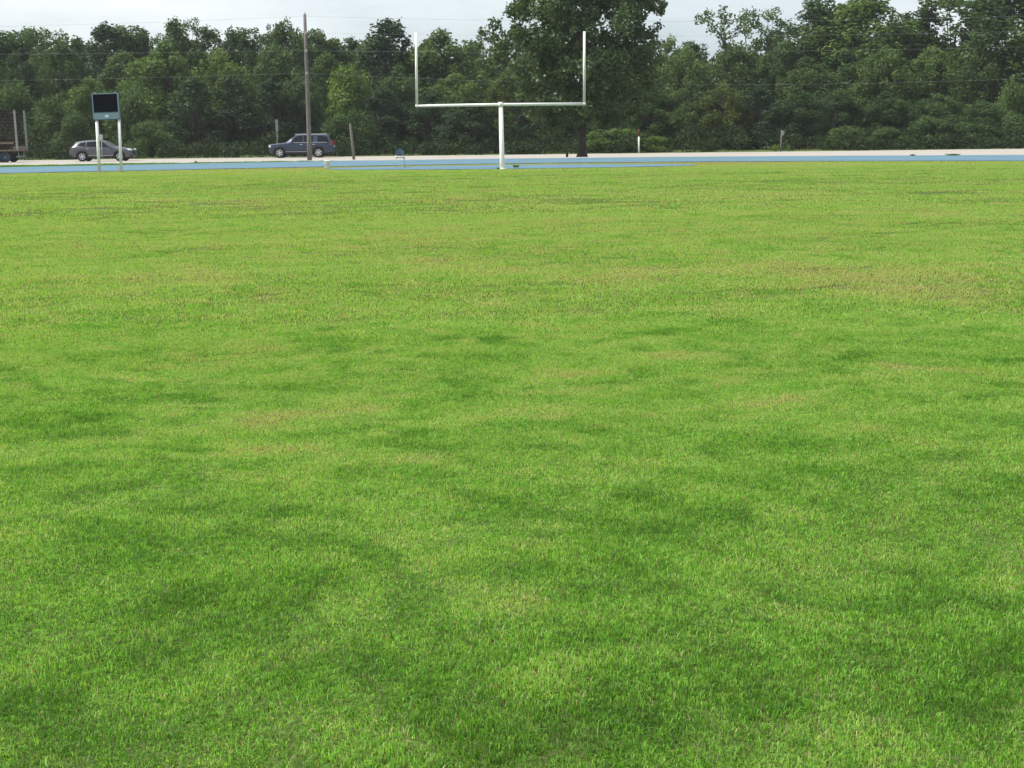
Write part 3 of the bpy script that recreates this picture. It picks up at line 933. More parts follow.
for (x, y, rd) in blobs:
    u = (x - 585) / 85; v = (y - 45) / 90
    dep = math.sqrt(max(.05, 1 - u * u - v * v)) * 4.6
    for s_ in (-1, 1, 0):
        dy = s_ * dep * cr.uniform(.5, .9) + cr.normal(0, .3)
        if s_ == 0 and cr.random() < .4: continue
        # gaps where the sky shows through
        if rd <= 9 and s_ > 0 and y > 31: continue
        c = at(x + cr.normal(0, 2), y + cr.normal(0, 2), YC + dy)
        rr = rd / F_PX * YC * (.8 if x < 535 and y < 60 else 1)
        for (gx_, gy_, gr) in ((579, 31, 6), (612, 47, 5), (648, 20, 7), (570, 6, 4)):
            if math.hypot(x - gx_, y - gy_) < gr + rd * .5: rr *= .72
        for _ in range(3):
            o3 = cr.normal(0, .45, 3) * rr
            cl.append((tuple(np.array(c) + o3), rr * cr.uniform(.5, .8)))
# smaller lobes near the neighbour on the left
for (x, y, rd) in [(486, 38, 8), (494, 30, 9), (503, 42, 9), (497, 52, 11), (487, 60, 9), (506, 62, 10), (480, 48, 6), (492, 76, 8), (503, 84, 8), (484, 74, 6), (510, 36, 7)]:
    c = at(x, y, YC + cr.uniform(-1.5, 1.5)); rr = rd / F_PX * YC
    for _ in range(3):
        cl.append((tuple(np.array(c) + cr.normal(0, .4, 3) * rr), rr * cr.uniform(.6, .9)))
def qc(px, py, dy=0): return at(px, py, YC + dy)
lobe_tree('cottonwood_tree', 'big leafy cottonwood with dark trunk standing behind the right goalpost upright', 'tree', b,
          [([b + Vector((0, 0, -.3)), qc(582.2, 157), qc(582.5, 150), qc(583, 120), qc(583, 80), qc(582, 40), qc(586, -30)], [.42, .40, .25, .23, .21, .17, .06]),
           ([qc(583, 60), qc(570, 25, -.5), qc(552, -10, -1)], [.17, .12, .05]), ([qc(583, 75), qc(606, 45, .5), qc(640, 20, 0), qc(656, 6, 0)], [.16, .12, .07, .03]),
           ([qc(583, 95), qc(560, 75, 1), qc(530, 45, .5)], [.15, .1, .04]), ([qc(583, 85), qc(610, 70, -1), qc(645, 60, -1)], [.14, .1, .04]),
           ([qc(583, 92), qc(535, 75, -.5), qc(496, 60, 0), qc(494, 35, 0)], [.13, .1, .08, .03]), ([qc(582, 50), qc(575, 20, 1.5), qc(566, -5, 2)], [.12, .08, .03])],
          cl, 22, .26, M['cotton'], M['bark'], (1., 1., 1.), 90, .35)

# undergrowth along the foot of the wood and the mass of wood behind it: nobody could count either
ur = np.random.default_rng(12)
L = []
for i in range(520):
    x = ur.uniform(-80, 80); y = ur.uniform(128.6, 139)
    hh = .5 + 1.5 * (y - 128) / 9 + ur.uniform(-.3, .5)
    rr = ur.uniform(.5, .95)
    L.append(((x, y, gz(x, y) + ur.uniform(.2, max(.4, hh - rr * .5))), (rr * 1.2, rr, rr)))
V, Fs, A = leaves(ur, L, 20, .22, .3)
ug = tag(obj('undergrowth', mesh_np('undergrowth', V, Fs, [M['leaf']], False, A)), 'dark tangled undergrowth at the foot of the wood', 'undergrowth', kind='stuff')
ug.color = (.34, .39, .36, 1)  # leaves tinted dark: deep shade at the wood's foot put into colour
L = []
for i in range(1300):
    x = ur.uniform(-105, 105); y = ur.uniform(173, 186)
    rr = ur.uniform(1., 1.9)
    L.append(((x, y, ur.uniform(.6, 10.6 + .8 * math.sin(x * .21) + .5 * math.sin(x * .53 + 1))), rr))
V, Fs, A = leaves(ur, L, 6, .6, .3)
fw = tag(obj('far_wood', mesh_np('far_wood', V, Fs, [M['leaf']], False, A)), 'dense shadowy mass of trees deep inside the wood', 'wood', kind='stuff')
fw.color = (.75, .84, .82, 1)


# ------------------------------------------------------------------ thin summer haze
hm, hnt, hb, hout = new_mat('thin_haze')
hnt.nodes.remove(hb)
hv = N(hnt, 'ShaderNodeVolumePrincipled')
hv.inputs['Color'].default_value = (.93, .96, 1., 1)
hv.inputs['Density'].default_value = .0002
hv.inputs['Anisotropy'].default_value = .25
hnt.links.new(hv.outputs[0], hout.inputs['Volume'])
tag(MB().box((0, 2200, 12.), (9000, 6600, 34.)).build('haze', hm), 'thin pale summer haze over the field', 'haze', kind='stuff')

# ------------------------------------------------------------------ goalpost
YG = 65.0
g0 = at(502.2, 168.6, YG); g0.z = gz(g0.x, YG)
gp = empty('goalpost', g0, 'white football goalpost with a single stem, crossbar and two uprights', 'goalpost')
def gl(px, py): return at(px, py, YG) - g0
cb0, cbm, cb1 = gl(416.8, 105.9), gl(500.6, 104.6), gl(584.3, 103.9)
MB().tube([(0, 0, -.2), (0, 0, .3), gl(500.8, 106.2)], [.102, .102, .092], 20).build('stem', M['white'], gp)
MB().tube([cb0, cbm, cb1], .06, 16).build('crossbar', M['white'], gp)
MB().tube([gl(416.9, 106.6), gl(416.0, 32.5)], [.055, .05], 14).build('upright', M['white'], gp)
MB().tube([gl(584.2, 104.6), gl(584.4, 31.5)], [.055, .05], 14).build('upright', M['white'], gp)
MB().lathe([(.085, 0), (.10, .0), (.10, .2), (.085, .2)], cbm + Vector((0, 0, -.1))).build('collar', M['white'], gp)
MB().lathe([(.2, -.02), (.2, .03), (.12, .035), (.12, .05)], (0, 0, 0)).build('base_plate', M['offwhite'], gp)
for e in (cb0, cb1):
    s_ = MB(); bmesh.ops.create_uvsphere(s_.bm, u_segments=14, v_segments=10, radius=.072, matrix=Matrix.Translation(e))
    for f in s_.bm.faces: f.smooth = True
    s_.build('elbow', M['white'], gp)

# ------------------------------------------------------------------ play-clock board
YS = 67.3
s0 = at(110.3, 172.2, YS); s0.z = gz(s0.x, YS)
sb = empty('scoreboard', s0, 'small blue-grey scoreboard with blank black screen on two white posts', 'scoreboard')
def sl(px, py): return at(px, py, YS) - s0
for (xa, xb) in ((99.4, 96.7), (121.3, 118.9)):
    lo = sl(xa, 172.4); hi = sl(xb, 118)
    lo.z = -.2
    MB().tube([lo, hi], .066, 14).build('post', M['white'], sb)
tl, tr_, bl, br = sl(92.8, 93.3), sl(119.2, 92.6), sl(93.9, 119.9), sl(120.0, 119.6)
cx = (tl + br) / 2 + Vector((0, -.09, 0))
wd, ht = 1.135, (tl.z - bl.z)
rot = Matrix.Rotation(-math.atan2(.0235, 1), 3, 'Y')
ax, az = rot @ Vector((1, 0, 0)), rot @ Vector((0, 0, 1))
def bp(u, v, dy=0): return cx + ax * u + az * v + Vector((0, dy, 0))
MB().box(bp(0, 0, .06), (wd, .17, ht), rot, .012).build('cabinet', M['steel_blue_dark'], sb)
scr_h = ht * .66
MB().box(bp(0, ht / 2 - .05 - scr_h / 2, -.034), (wd - .1, .014, scr_h), rot).build('screen', M['screen'], sb)
fr = MB()
fr.box(bp(0, ht / 2 - .02, -.034), (wd, .034, .04), rot)
for s_ in (-1, 1): fr.box(bp(s_ * (wd / 2 - .022), .0, -.034), (.044, .034, ht - .082), rot)
fr.build('frame', M['steel_blue'], sb)
ph = ht - .07 - scr_h - .04
pc = -ht / 2 + .02 + ph / 2
lp = MB().box(bp(0, pc, -.034), (wd - .1, .024, ph), rot).build('lower_panel', M['steel_blue'], sb)
MB().box(bp(.02, pc - .0, -.049), (.165, .008, .07), rot, .003).box(bp(.02, pc - .048, -.049), (.11, .008, .018), rot).build('white_logo_mark', M['plastic'], lp)
for s_ in (-1, 1):
    MB().box(bp(s_ * .42, ht / 2 + .02, .02), (.07, .05, .045), rot, .006).build('lifting_lug', M['steel_blue'], sb)
jb = MB().box(sl(101.0, 137.3) + Vector((0, -.03, 0)), (.15, .12, .23), None, .012).build('control_box', M['grey_box'], sb)
MB().tube([sl(101.4, 139.5), sl(102.0, 158)], .018, 8).build('conduit', M['grey_box'], sb)

# ------------------------------------------------------------------ utility pole, wires
YP = 100.0
p0 = at(309.6, 160.6, YP); p0.z = gz(p0.x, YP)
up = empty('utility_pole', p0, 'tall weathered wooden utility pole with overhead wires, beside the blue car', 'utility pole')
def ul(px, py, dy=0): return at(px, py, YP + dy) - p0
ptop = ul(304.7, 14.2)
MB().tube([(0, 0, -.4), ul(309.2, 140), ul(307.5, 90), ul(305.9, 50), ptop], [.155, .145, .125, .108, .095], 16).build('pole', M['pole'], up)
att = dict(W1=(304.6, 16.2), W2=(305.9, 32.8), W3=(306.5, 50.8), W4=(307.0, 73.2))
MB().lathe([(.03, -.05), (.05, .0), (.035, .05), (.055, .09), (.02, .13)], ptop, n=12).build('insulator', M['insul'], up)
for k in ('W2', 'W3', 'W4'):
    c = ul(*att[k]) + Vector((.0, -.16, 0))
    br_ = MB().box(c + Vector((0, .02, 0)), (.10, .10, .16), None, .01).build('bracket', M['insul'], up)
WIRES = [  # attachment, px heights at the spans' far ends, sag
    ('W1', 22.0, 5.0, .62, .62, .005, 'thin top overhead wire passing the tip of the utility pole'),
    ('W2', None, 21.5, 0, .52, .004, 'second overhead wire from the top, running right from below the pole tip'),
    ('W3', 56.0, 38.5, .15, .40, .0042, 'third overhead wire from the top, crossing the treetops'),
    ('W4', 80.0, 62.0, .40, 1.05, .0042, 'lowest thicker overhead cable, crossing in front of the wood'),
]
for k, yl, yr, sagl, sagr, rad, lab in WIRES:
    A0, A1, A2 = at(-690, yl or 40, YP), at(*att[k], YP), at(1300, yr, YP)
    off = Vector((0, -.2 if k != 'W1' else 0, .0))
    pl = []
    for P, Q, sag in ((A0, A1, sagl), (A1, A2, sagr)):
        if P is A0 and yl is None: continue
        for i in range(41):
            t = i / 40
            v = P.lerp(Q, t) + off; v.z -= 4 * sag * t * (1 - t)
            if not pl or (pl[-1] - v).length > .01: pl.append(v)
    o = MB().tube(pl, rad, 6).build('overhead_wire', M['wire'], None)
    tag(o, lab, 'wire', 'overhead wires on the utility pole')

# ------------------------------------------------------------------ posts
def post_thing(name, label, cat, bot, top_, Y, r0, r1, mat, n=10, part='shaft', sq=False):
    o0 = at(*bot, Y); o0.z = gz(o0.x, Y)
    e = empty(name, o0, label, cat)
    tp = at(*top_, Y) - o0
    MB().tube([(0, 0, -.3), tp * .5, tp], [r0, (r0 + r1) / 2, r1], n).build(part, mat, e)
    return e, tp, o0


o0 = at(354.3, 160.6, 99); o0.z = gz(o0.x, 99)
tp = at(350.2, 123.6, 99) - o0
e = MB().tube([(0, 0, -.3), tp * .5, tp * .97, tp], [.095, .088, .082, .06], 12).build('wooden_post', M['post'])
e.location = o0; tag(e, 'leaning grey wooden post on the roadside right of the blue car', 'post')
o0 = at(567.1, 157.2, 101); o0.z = gz(o0.x, 101)
tp = at(567.0, 137, 101) - o0
e = MB().tube([(0, 0, -.3), tp * .97, tp], [.08, .075, .05], 10).build('wooden_post', M['shaded_post'])
e.location = o0; tag(e, 'thin dark wooden post just left of the cottonwood trunk', 'post')

e, tp, o0 = post_thing('marker_post', 'white roadside marker post with a dark red top', 'marker post', (638.9, 153.5), (638.9, 136.2), 128.6, .075, .07, M['offwhite'], 12)
MB().tube([tp, at(638.9, 130.4, 128.6) - o0, at(638.9, 129.2, 128.6) - o0], [.095, .095, .05], 12).build('cap', M['maroon'], e)

e, tp, o0 = post_thing('sign_post', 'pale roadside sign post seen edge-on behind the hood of the blue car', 'sign post', (277.8, 157), (277.0, 119.6), 128.7, .075, .065, M['post'], 10)
MB().box(at(276.8, 125.5, 128.6) - o0, (.19, .75, .95), Matrix.Rotation(R(6), 3, 'Z'), .01).build('sign_panel', M['stake'], e)

e, tp, o0 = post_thing('sign_post', 'short leaning grey post with a small plate at its top, under the trees at right', 'sign post', (780.3, 151), (781.9, 130.2), 128.6, .07, .06, M['post'], 10)
MB().box(at(783.2, 133.2, 128.5) - o0, (.17, .03, .38), Matrix.Rotation(R(10), 3, 'Y'), .008).build('small_plate', M['stake'], e)

# ------------------------------------------------------------------ bucket, chair, weeds
YB = 70.2
o0 = at(327.4, 168.2, YB); o0.z = gz(o0.x, YB) + .014
e = empty('bucket', o0, 'white plastic bucket standing on the left end of the blue pad', 'bucket')
MB().lathe([(.0, .0), (.118, .0), (.125, .012), (.138, .30), (.146, .305), (.148, .335), (.14, .34), (.132, .325), (.12, .06), (.0, .05)], n=32).build('body', M['plastic'], e)
hd = [(.146 * math.cos(t), -.02 - .12 * math.sin(t), .30 - .1 * math.sin(t)) for t in np.linspace(0, math.pi, 15)]
MB().tube(hd, .005, 6).build('handle', M['plastic'], e)
MB().box((.035, -.137, .16), (.028, .012, .15), Matrix.Rotation(R(-2.5), 3, 'X')).build('printed_mark', M['mark'], e)

YH = 70.2
o0 = at(400.3, 167.0, YH); o0.z = gz(o0.x, YH) + .014
ch = empty('chair', o0, 'blue-backed school chair with pale metal legs standing on the blue pad', 'chair', rz=R(8))
ch.scale = (1., 1., .97)
# backrest: curved moulded shell with a rounded top
nu, nv = 13, 9
V, Fs = [], []
for s_ in (0, 1):
    for j in range(nv):
        v = j / (nv - 1)
        hw = .2 * (1 - .55 * max(0, (v - .45) / .55) ** 2.4) * (1 - .12 * max(0, (.3 - v) / .3))
        for i in range(nu):
            u = -1 + 2 * i / (nu - 1)
            V.append((u * hw, .20 + .04 * v - .055 * u * u + s_ * .014, .545 + .31 * v - .02 * u * u * v))
for s_ in (0, 1):
    for j in range(nv - 1):
        for i in range(nu - 1):
            a = s_ * nu * nv + j * nu + i
            f = (a, a + 1, a + nu + 1, a + nu)
            Fs.append(f if s_ == 0 else f[::-1])
rim_ = [i for i in range(nu)] + [j * nu + nu - 1 for j in range(1, nv)] + [(nv - 1) * nu + i for i in range(nu - 2, -1, -1)] + [j * nu for j in range(nv - 2, 0, -1)]
for a_, b_ in zip(rim_, rim_[1:] + rim_[:1]): Fs.append((b_, a_, a_ + nu * nv, b_ + nu * nv))
obj('backrest', mesh_np('backrest', V, Fs, [M['blue_shell']], True), ch)
MB().box((0, 0, .445), (.42, .40, .03), None, .012).build('seat', M['steel_blue_dark'], ch)
for sx in (-1, 1):
    MB().tube([(sx * .17, -.16, .43), (sx * .19, -.18, .40), (sx * .235, -.24, 0)], .014, 10).build('leg', M['chrome'], ch)
    MB().tube([(sx * .17, .16, .43), (sx * .185, .18, .38), (sx * .235, .27, 0)], .014, 10).build('leg', M['chrome'], ch)
    MB().tube([(sx * .175, .1, .43), (sx * .18, .185, .46), (sx * .17, .225, .64)], .013, 10).build('back_tube', M['chrome'], ch)


def weed(name, label, px, py, Y, wpx, hpx, seed, tint=(1, 1, 1), n=60):
    r = np.random.default_rng(seed)
    c = at(px, py, Y); z = gz(c.x, Y)
    w, h = wpx / F_PX * Y, hpx / F_PX * Y
    V, rn_, cl_ = [], [], []
    for i in range(n):
        a = r.uniform(0, math.tau); q_ = w * .5 * r.random()
        hh = h * r.uniform(.5, 1.05); yaw = r.uniform(0, math.tau)
        dx, dy = math.cos(a) * q_, math.sin(a) * q_ * .8
        bx, by = dx * .25, dy * .25
        ww = r.uniform(.012, .03)
        ex, ey = math.cos(yaw) * ww, math.sin(yaw) * ww
        V += [(bx, by, -.02), (bx + dx * .4 - ex, by + dy * .4 - ey, hh * .6), (dx, dy, hh), (bx + dx * .4 + ex, by + dy * .4 + ey, hh * .6)]
        rn_ += [r.random()] * 4; cl_ += [r.random()] * 4
    o = obj(name, mesh_np(name, V, np.arange(len(V)).reshape(-1, 4), [M['weed']], False, dict(rnd=rn_, clump=cl_)))
    o.location = (c.x, Y, z); o.color = (*tint, 1)
    return tag(o, label, 'weed', 'weed clumps')


weed('weed_clump', 'dark green weed clump just right of the goalpost stem', 516, 167, 67.2, 10, 3, 1, (1.3, 1.3, .9), 90)
weed('weed_clump', 'small dark weed tuft at the foot of the goalpost stem', 498.5, 168, 64.85, 5, 2, 2, (1., 1.1, .8), 40)
weed('weed_clump', 'low dark weeds on the road edge at right, left of two patches', 913, 154, 84.2, 9, 2.2, 3, (1., 1., .9), 60)
weed('weed_clump', 'long low dark weed patch on the road edge near the right border', 953, 154, 83.6, 20, 2.4, 4, (.9, .95, .85), 140)
weed('weed_clump', 'small weed growing beside the lane edge of the track left of the utility pole', 196, 163, 88, 4, 2.5, 5, (.8, .8, .7), 40)
weed('dry_weed', 'pale dry weeds left of the short leaning post at right', 775, 151, 128.6, 10, 8, 6, (2.2, 1.8, 1.6), 90)
weed('dry_weed', 'pale dry weeds right of the short leaning post at right', 788, 151, 129, 6, 7, 8, (2., 1.8, 1.5), 50)


# ------------------------------------------------------------------ cars
def car(name, label, cat, loc, rz, L, W, wb0, wb1, rw, prof, widths, wins, ws, rear, paint, lamps):
    """prof: rows of (x from nose, sill z, belt z, top z, top half width); lofted body with real wheel arches"""
    root = empty(name, loc, label, cat, 'cars on the road', rz)
    P = np.array(prof, float)
    xs = set(np.round(np.linspace(0, L, 70), 3)) | set(np.round(P[:, 0], 3))
    for c in (wb0, wb1):
        xs |= set(np.round(c + (rw + .07) * np.cos(np.linspace(0, math.pi, 15)), 3))
    xs = np.array(sorted(x for x in xs if 0 <= x <= L))
    zb = np.interp(xs, P[:, 0], P[:, 1]); zt = np.interp(xs, P[:, 0], P[:, 2]); zr = np.interp(xs, P[:, 0], P[:, 3]); wr = np.interp(xs, P[:, 0], P[:, 4])
    wx = np.interp(xs, [w[0] for w in widths], [w[1] for w in widths])
    for c in (wb0, wb1):
        m = np.abs(xs - c) < rw + .069
        zb = np.where(m, np.maximum(zb, rw + np.sqrt(np.maximum(0, (rw + .07) ** 2 - (xs - c) ** 2))), zb)
    def ring(i):
        x, b_, t_, r_, w, wt_ = xs[i], zb[i], zt[i], zr[i], wx[i], wr[i]
        hgt = t_ - P[:, 1].min()
        half = [(w * .93, b_), (w * .985, max(b_ + .01, b_ * .6 + t_ * .4 - .1)), (w, max(b_ + .02, t_ - .22)), (w * .975, max(b_ + .03, t_ - .03)),
                (w * .955, max(t_, b_ + .04)), (wt_ + .02, r_ - .055), (wt_ * .9, r_ - .008), (wt_ * .5, r_ + .012), (0, r_ + .018)]
        # stations where the top meets the belt (hood, deck)
        full = half + [(-y, z) for y, z in half[-2::-1]]
        return [(x, y, z) for y, z in full]
    V, Fs = [], []
    rings = [ring(i) for i in range(len(xs))]
    nr = len(rings[0])
    for r_ in rings: V += r_
    for i in range(len(xs) - 1):
        for k in range(nr - 1):
            a = i * nr + k
            Fs.append((a, a + 1, a + nr + 1, a + nr))
        Fs.append((i * nr + nr - 1, i * nr, (i + 1) * nr, (i + 1) * nr + nr - 1))
    Fs.append(tuple(range(nr))[::-1]); Fs.append(tuple(range((len(xs) - 1) * nr, len(xs) * nr)))
    me = mesh_np('body', V, Fs, [paint], True)
    bm = bmesh.new(); bm.from_mesh(me)
    bmesh.ops.recalc_face_normals(bm, faces=bm.faces)
    for e_ in bm.edges:
        if len(e_.link_faces) == 2 and e_.calc_face_angle(0) > R(38): e_.smooth = False
    bm.to_mesh(me); bm.free()
    body = obj('body', me, root)
    MB().box((L / 2, 0, .36), (L - .5, W * .66, .26)).build('underbody', M['cladding'], root)

    def surf(x, v, side, push=.022):
        t_, r_, w, wt_ = (np.interp(x, xs, q_) for q_ in (zt, zr, wx, wr))
        a = Vector((x, w * .955, t_)); b_ = Vector((x, wt_ + .02, r_ - .055))
        p_ = a.lerp(b_, v) + Vector((0, push, 0))
        p_.y *= side
        return p_
    for side in (1, -1):
        for (corners) in wins:       # polygon in (x, v)
            m_ = MB()
            # pane split into upright slices so that it follows the curved side
            xa_ = min(c[0] for c in corners); xb_ = max(c[0] for c in corners)
            def span(x):
                vs = []
                for (x0, v0), (x1, v1) in zip(corners, corners[1:] + corners[:1]):
                    if min(x0, x1) - 1e-6 <= x <= max(x0, x1) + 1e-6:
                        vs += [v0, v1] if abs(x1 - x0) < 1e-6 else [v0 + (v1 - v0) * (x - x0) / (x1 - x0)]
                return min(vs), max(vs)
            prev = None
            for x in np.linspace(xa_, xb_, 9):
                lo, hi = span(x)
                cur = [m_.bm.verts.new(surf(x, lo, side)), m_.bm.verts.new(surf(x, max(hi, lo + .01), side))]
                if prev: m_.bm.faces.new((prev[0], cur[0], cur[1], prev[1]))
                prev = cur
            m_.build('window', M['glass'], root)
    for nm, (xa, xb) in (('windscreen', ws), ('rear_window', rear)):
        m_ = MB()
        pa = []
        for x in (xa, xb):
            r_, wt_ = np.interp(x, xs, zr), np.interp(x, xs, wr)
            pa.append([(x, y, z) for y, z in ((-wt_ * .9, r_ - .008), (-wt_ * .5, r_ + .012), (0, r_ + .018), (wt_ * .5, r_ + .012), (wt_ * .9, r_ - .008))])
        nrm = Vector((-(pa[1][2][2] - pa[0][2][2]), 0, (pa[1][2][0] - pa[0][2][0]))).normalized() * .008
        if nrm.z < 0: nrm = -nrm
        for k in range(4):
            m_.face([Vector(p_) + nrm for p_ in (pa[0][k], pa[0][k + 1], pa[1][k + 1], pa[1][k])])
        bmesh.ops.remove_doubles(m_.bm, verts=m_.bm.verts, dist=.001)
        m_.build(nm, M['glass'], root)
    # wheels
    for c in (wb0, wb1):
        for side in (1, -1):
            yo = side * (W / 2 - .14)
            wh = bpy.data.objects.new('wheel', None); COL.objects.link(wh); wh.parent = root
            wh.location = (c, yo, rw)
            MB().lathe([(rw * .66, -.11), (rw * .92, -.12), (rw, -.085), (rw, .085), (rw * .92, .12), (rw * .66, .11)], axis='y', n=32, closed=True).build('tyre', M['black'], wh)
            rm = MB().lathe([(rw * .67, -.09), (rw * .67, .09), (rw * .61, .095), (rw * .58, .02), (rw * .58, -.02), (rw * .61, -.095)], axis='y', n=32, closed=True)
            for k in range(6):
                a = k * math.tau / 6 + .3
                rm.box((math.cos(a) * rw * .36, side * .065, math.sin(a) * rw * .36), (rw * .56, .035, rw * .2), Matrix.Rotation(-a, 3, 'Y'), .006)
            rm.lathe([(.02, side * .03), (rw * .17, side * .03), (rw * .17, side * .09), (.02, side * .095)], axis='y', n=20)
            rm.build('rim', M['rim'], wh)
            MB().lathe([(.02, side * -.01), (rw * .585, side * -.01), (rw * .585, side * .0), (.02, side * .0)], axis='y', n=24).build('brake_disc', M['cladding'], wh)
    # trim along sills, arch lips, bumpers
    for side in (1, -1):
        zs = float(np.interp(L / 2, P[:, 0], P[:, 1]))
        MB().box(((wb0 + wb1) / 2, side * (W / 2 - .02), zs + .04), (wb1 - wb0 - 2 * rw - .2, .05, .10), None, .015).build('side_sill', M['cladding'], root)
        MB().box(((wb0 + wb1) / 2, side * (W / 2 + .004), zs + .16), (wb1 - wb0 - 2 * rw - .2, .014, .02)).build('sill_trim', M['rim'], root)
        for c in (wb0, wb1):
            al = MB()
            ap = [(c + (rw + .055) * math.cos(t), side * (W / 2 - .015), rw + (rw + .055) * math.sin(t)) for t in np.linspace(-.12, math.pi + .12, 20)]
            al.tube(ap, .03, 6).build('arch_lip', M['cladding'], root)
    lamps(root, L, W, M)
    return root


def suv_bits(root, L, W, M):
    for s_ in (1, -1):
        MB().box((.13, s_ * (W / 2 - .22), .93), (.24, .30, .22), Matrix.Rotation(R(s_ * -14), 3, 'Z'), .04).build('headlight', M['lamp'], root)
        MB().box((L - .10, s_ * (W / 2 - .10), 1.14), (.17, .17, .36), None, .03).build('tail_light', M['red_lamp'], root)
        MB().box((.20, s_ * (W / 2 - .22), .52), (.2, .26, .12), None, .03).build('fog_lamp', M['lamp'], root)
        MB().box((1.92, s_ * (W / 2 + .10), 1.24), (.12, .22, .17), None, .04).build('wing_mirror', M['car_blue'], root)
        MB().box((3.3, s_ * (W / 2 - .30), 1.86), (2.4, .04, .045), None, .01).build('roof_rail', M['rim'], root)
        MB().box((3.2, s_ * (W / 2 - .026), 1.212), (2.9, .024, .03)).build('belt_trim', M['rim'], root)
        for x in (2.62, 3.62): MB().box((x, s_ * (W / 2 + .008), 1.05), (.22, .03, .035), None, .01).build('door_handle', M['rim'], root)
        for x in (1.72, 2.80, 3.78): MB().box((x, s_ * (W / 2 - .004), .80), (.014, .012, .62)).build('door_seam', M['cladding'], root)
    MB().box((.06, 0, .86), (.1, 1.2, .30), None, .03).build('grille', M['cladding'], root)
    MB().box((.09, 0, .50), (.16, W - .16, .22), None, .05).build('front_bumper', M['cladding'], root)
    MB().box((L - .05, 0, .58), (.18, W - .14, .20), None, .05).build('rear_bumper', M['car_blue'], root)
    MB().box((L + .005, 0, .86), (.03, .36, .17), None, .005).build('number_plate', M['plate'], root)


def cross_bits(root, L, W, M):
    for s_ in (1, -1):
        MB().box((.20, s_ * (W / 2 - .24), .86), (.34, .30, .13), Matrix.Rotation(R(s_ * -20), 3, 'Z'), .04).build('headlight', M['lamp'], root)
        MB().box((L - .17, s_ * (W / 2 - .15), 1.0), (.26, .18, .09), None, .03).build('tail_light', M['red_lamp'], root)
        MB().box((1.55, s_ * (W / 2 + .09), 1.06), (.12, .22, .15), None, .04).build('wing_mirror', M['car_grey'], root)
        for x in (2.35, 3.3): MB().box((x, s_ * (W / 2 + .006), .95), (.2, .03, .03), None, .01).build('door_handle', M['rim'], root)
        for x in (1.45, 2.5, 3.45): MB().box((x, s_ * (W / 2 - .004), .68), (.014, .012, .55)).build('door_seam', M['cladding'], root)
    MB().box((.03, 0, .66), (.1, 1.0, .26), None, .03).build('grille', M['cladding'], root)
    MB().box((.10, 0, .40), (.16, W - .2, .18), None, .05).build('front_bumper', M['cladding'], root)
    MB().box((L - .05, 0, .45), (.16, W - .16, .22), None, .05).build('rear_bumper', M['cladding'], root)
    MB().box((L + .0, 0, .74), (.03, .36, .15), None, .005).build('number_plate', M['plate'], root)


# blue SUV in the far lane, driving left
YV = 125.0
c0 = at(270.6, 156.4, YV)
zr_ = gz(c0.x, YV) + .012
car('suv', 'dark blue large estate-bodied SUV driving left behind the utility pole', 'car', (c0.x, YV, zr_), 0, 5.15, 2.0, .86, 3.97, .41,
    [(0, .40, .80, .84, .80), (.03, .36, .98, 1.02, .82), (.18, .34, 1.05, 1.09, .84), (.9, .33, 1.10, 1.16, .84), (1.30, .33, 1.16, 1.21, .82), (2.12, .33, 1.20, 1.77, .70),
     (2.5, .33, 1.21, 1.84, .70), (3.6, .33, 1.21, 1.85, .70), (4.55, .35, 1.21, 1.81, .68), (4.75, .38, 1.20, 1.77, .67), (5.06, .46, 1.10, 1.20, .80), (5.12, .5, .95, 1.0, .84), (5.15, .52, .8, .85, .84)],
    [(0, .80), (.12, .92), (.5, .99), (1.2, 1.0), (4.4, 1.0), (5.0, .95), (5.15, .88)],
    [[(1.62, .1), (2.72, .06), (2.72, .9), (2.2, .9)], [(2.82, .06), (3.56, .06), (3.56, .9), (2.82, .9)], [(3.92, .06), (4.78, .08), (4.66, .86), (3.92, .9)]],
    (1.36, 2.08), (4.80, 5.03), M['car_blue'], suv_bits)

# grey crossover in the near lane, driving right
YE = 118.5
c1 = at(134.8, 160.4, YE)
zr_ = gz(c1.x, YE) + .012
car('crossover', 'grey crossover car driving right behind the scoreboard posts', 'car', (c1.x, YE, zr_), math.pi, 4.72, 1.92, .92, 3.75, .37,
    [(0, .36, .62, .66, .70), (.04, .32, .74, .80, .76), (.2, .30, .84, .92, .80), (.8, .28, .94, 1.03, .80), (1.22, .28, 1.0, 1.08, .78), (2.05, .28, 1.03, 1.50, .66),
     (2.45, .28, 1.05, 1.585, .66), (3.0, .28, 1.08, 1.585, .66), (3.6, .29, 1.10, 1.55, .64), (4.22, .31, 1.10, 1.48, .62), (4.54, .36, 1.06, 1.15, .70), (4.66, .42, .90, .96, .76), (4.72, .46, .74, .78, .78)],
    [(0, .70), (.15, .86), (.5, .95), (1.2, .96), (3.9, .96), (4.5, .92), (4.72, .82)],
    [[(1.55, .12), (2.46, .06), (2.46, .9), (2.12, .88)], [(2.56, .06), (3.4, .07), (3.4, .9), (2.56, .9)], [(3.47, .08), (4.12, .2), (3.9, .84), (3.47, .9)]],
    (1.28, 2.02), (4.25, 4.51), M['car_grey'], cross_bits)

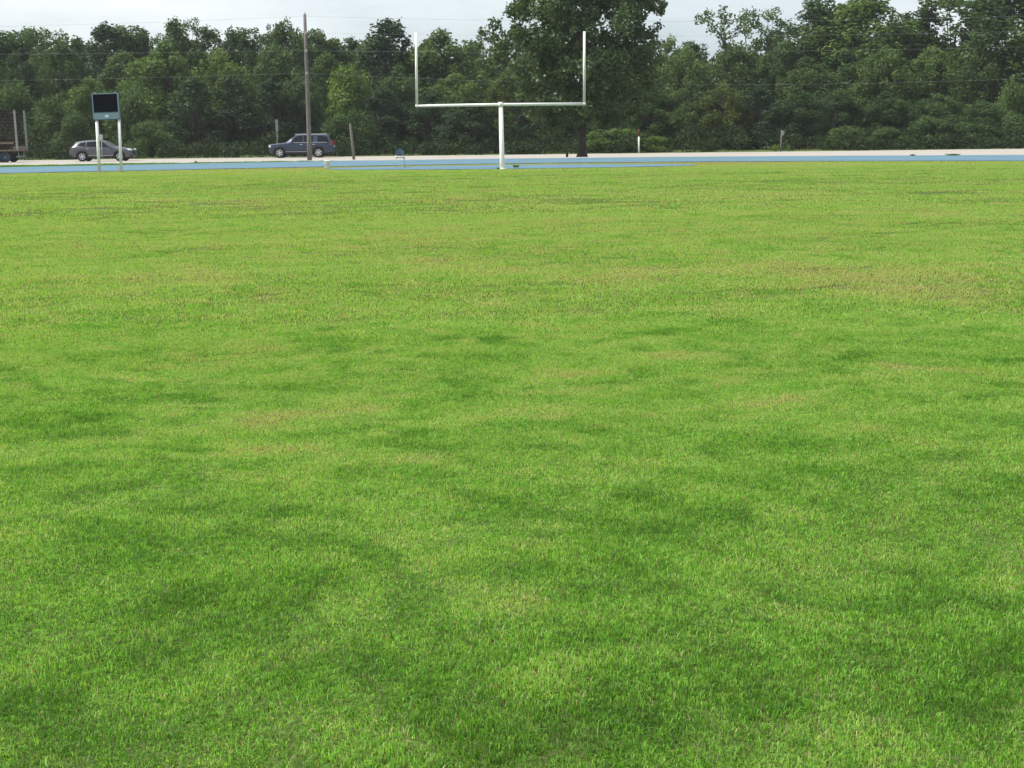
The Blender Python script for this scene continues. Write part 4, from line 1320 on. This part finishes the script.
# ------------------------------------------------------------------ stake trailer, cut by the left edge
YT = 117.0
r0 = at(18.6, 159.6, YT)
zt_ = gz(r0.x, YT) + .012
tl = empty('stake_trailer', (r0.x, YT, zt_), 'dark rusty stake-sided trailer cut by the left edge of the picture', 'trailer')
LT = 8.5
MB().box((-LT / 2, 1.15, .88), (LT, 2.3, .10), None, .01).build('deck', M['plank'], tl)
ch_ = MB()
for y in (.35, 1.95): ch_.box((-LT / 2, y, .71), (LT - .3, .14, .22))
ch_.build('chassis_beam', M['rust'], tl)
for xs_ in (-.07,): MB().box((xs_, -.02, 2.40), (.14, .12, 2.95), Matrix.Rotation(R(-1.2), 3, 'Y'), .01).build('stake', M['stake'], tl)
for xs_ in (-.07,): MB().box((xs_, 2.32, 2.40), (.14, .12, 2.95), Matrix.Rotation(R(-1.2), 3, 'Y'), .01).build('stake', M['stake'], tl)
for y in (.02, 2.28):
    sd = MB()
    for k in range(22): sd.box((-.45 - k * .36, y, 2.4), (.08, .08, 2.95))
    for z in (1.4, 1.65, 1.9, 2.15, 2.4, 2.65, 2.9, 3.15, 3.4, 3.6, 3.84): sd.box((-LT / 2 - .1, y + .062, z), (LT - .4, .04, .1))
    sd.build('side_rack', M['rust'], tl)
    MB().box((-LT / 2 - .5, y + .13 * (1 if y < 1 else -1), 1.35), (LT - 1.0, .05, .8)).build('side_board', M['rust'], tl)
MB().box((-1.5, .0, 1.45), (2.4, .07, .16)).box((-4.5, -.0, 1.42), (2.2, .07, .14)).build('loose_plank', M['plank'], tl)
MB().box((-.32, 1.15, 1.05), (.5, 2.2, .26), None, .02).build('tail_board', M['plank'], tl)
rb = MB().box((-.15, 1.15, .42), (.08, 2.1, .09))
for y in (.5, 1.8): rb.box((-.15, y, .62), (.07, .07, .44))
rb.build('rear_guard', M['stake'], tl)
for k in range(4):
    for y in (.2, 2.1):
        wh = bpy.data.objects.new('wheel', None); COL.objects.link(wh); wh.parent = tl
        wh.location = (-1.05 - k * .86, y, .40)
        MB().lathe([(.22, -.12), (.37, -.13), (.40, -.09), (.40, .09), (.37, .13), (.22, .12)], axis='y', n=28, closed=True).build('tyre', M['tyre_blue'], wh)
        MB().lathe([(.02, -.06), (.225, -.05), (.225, .05), (.02, .06)], axis='y', n=20).build('rim', M['steel_blue_dark'], wh)
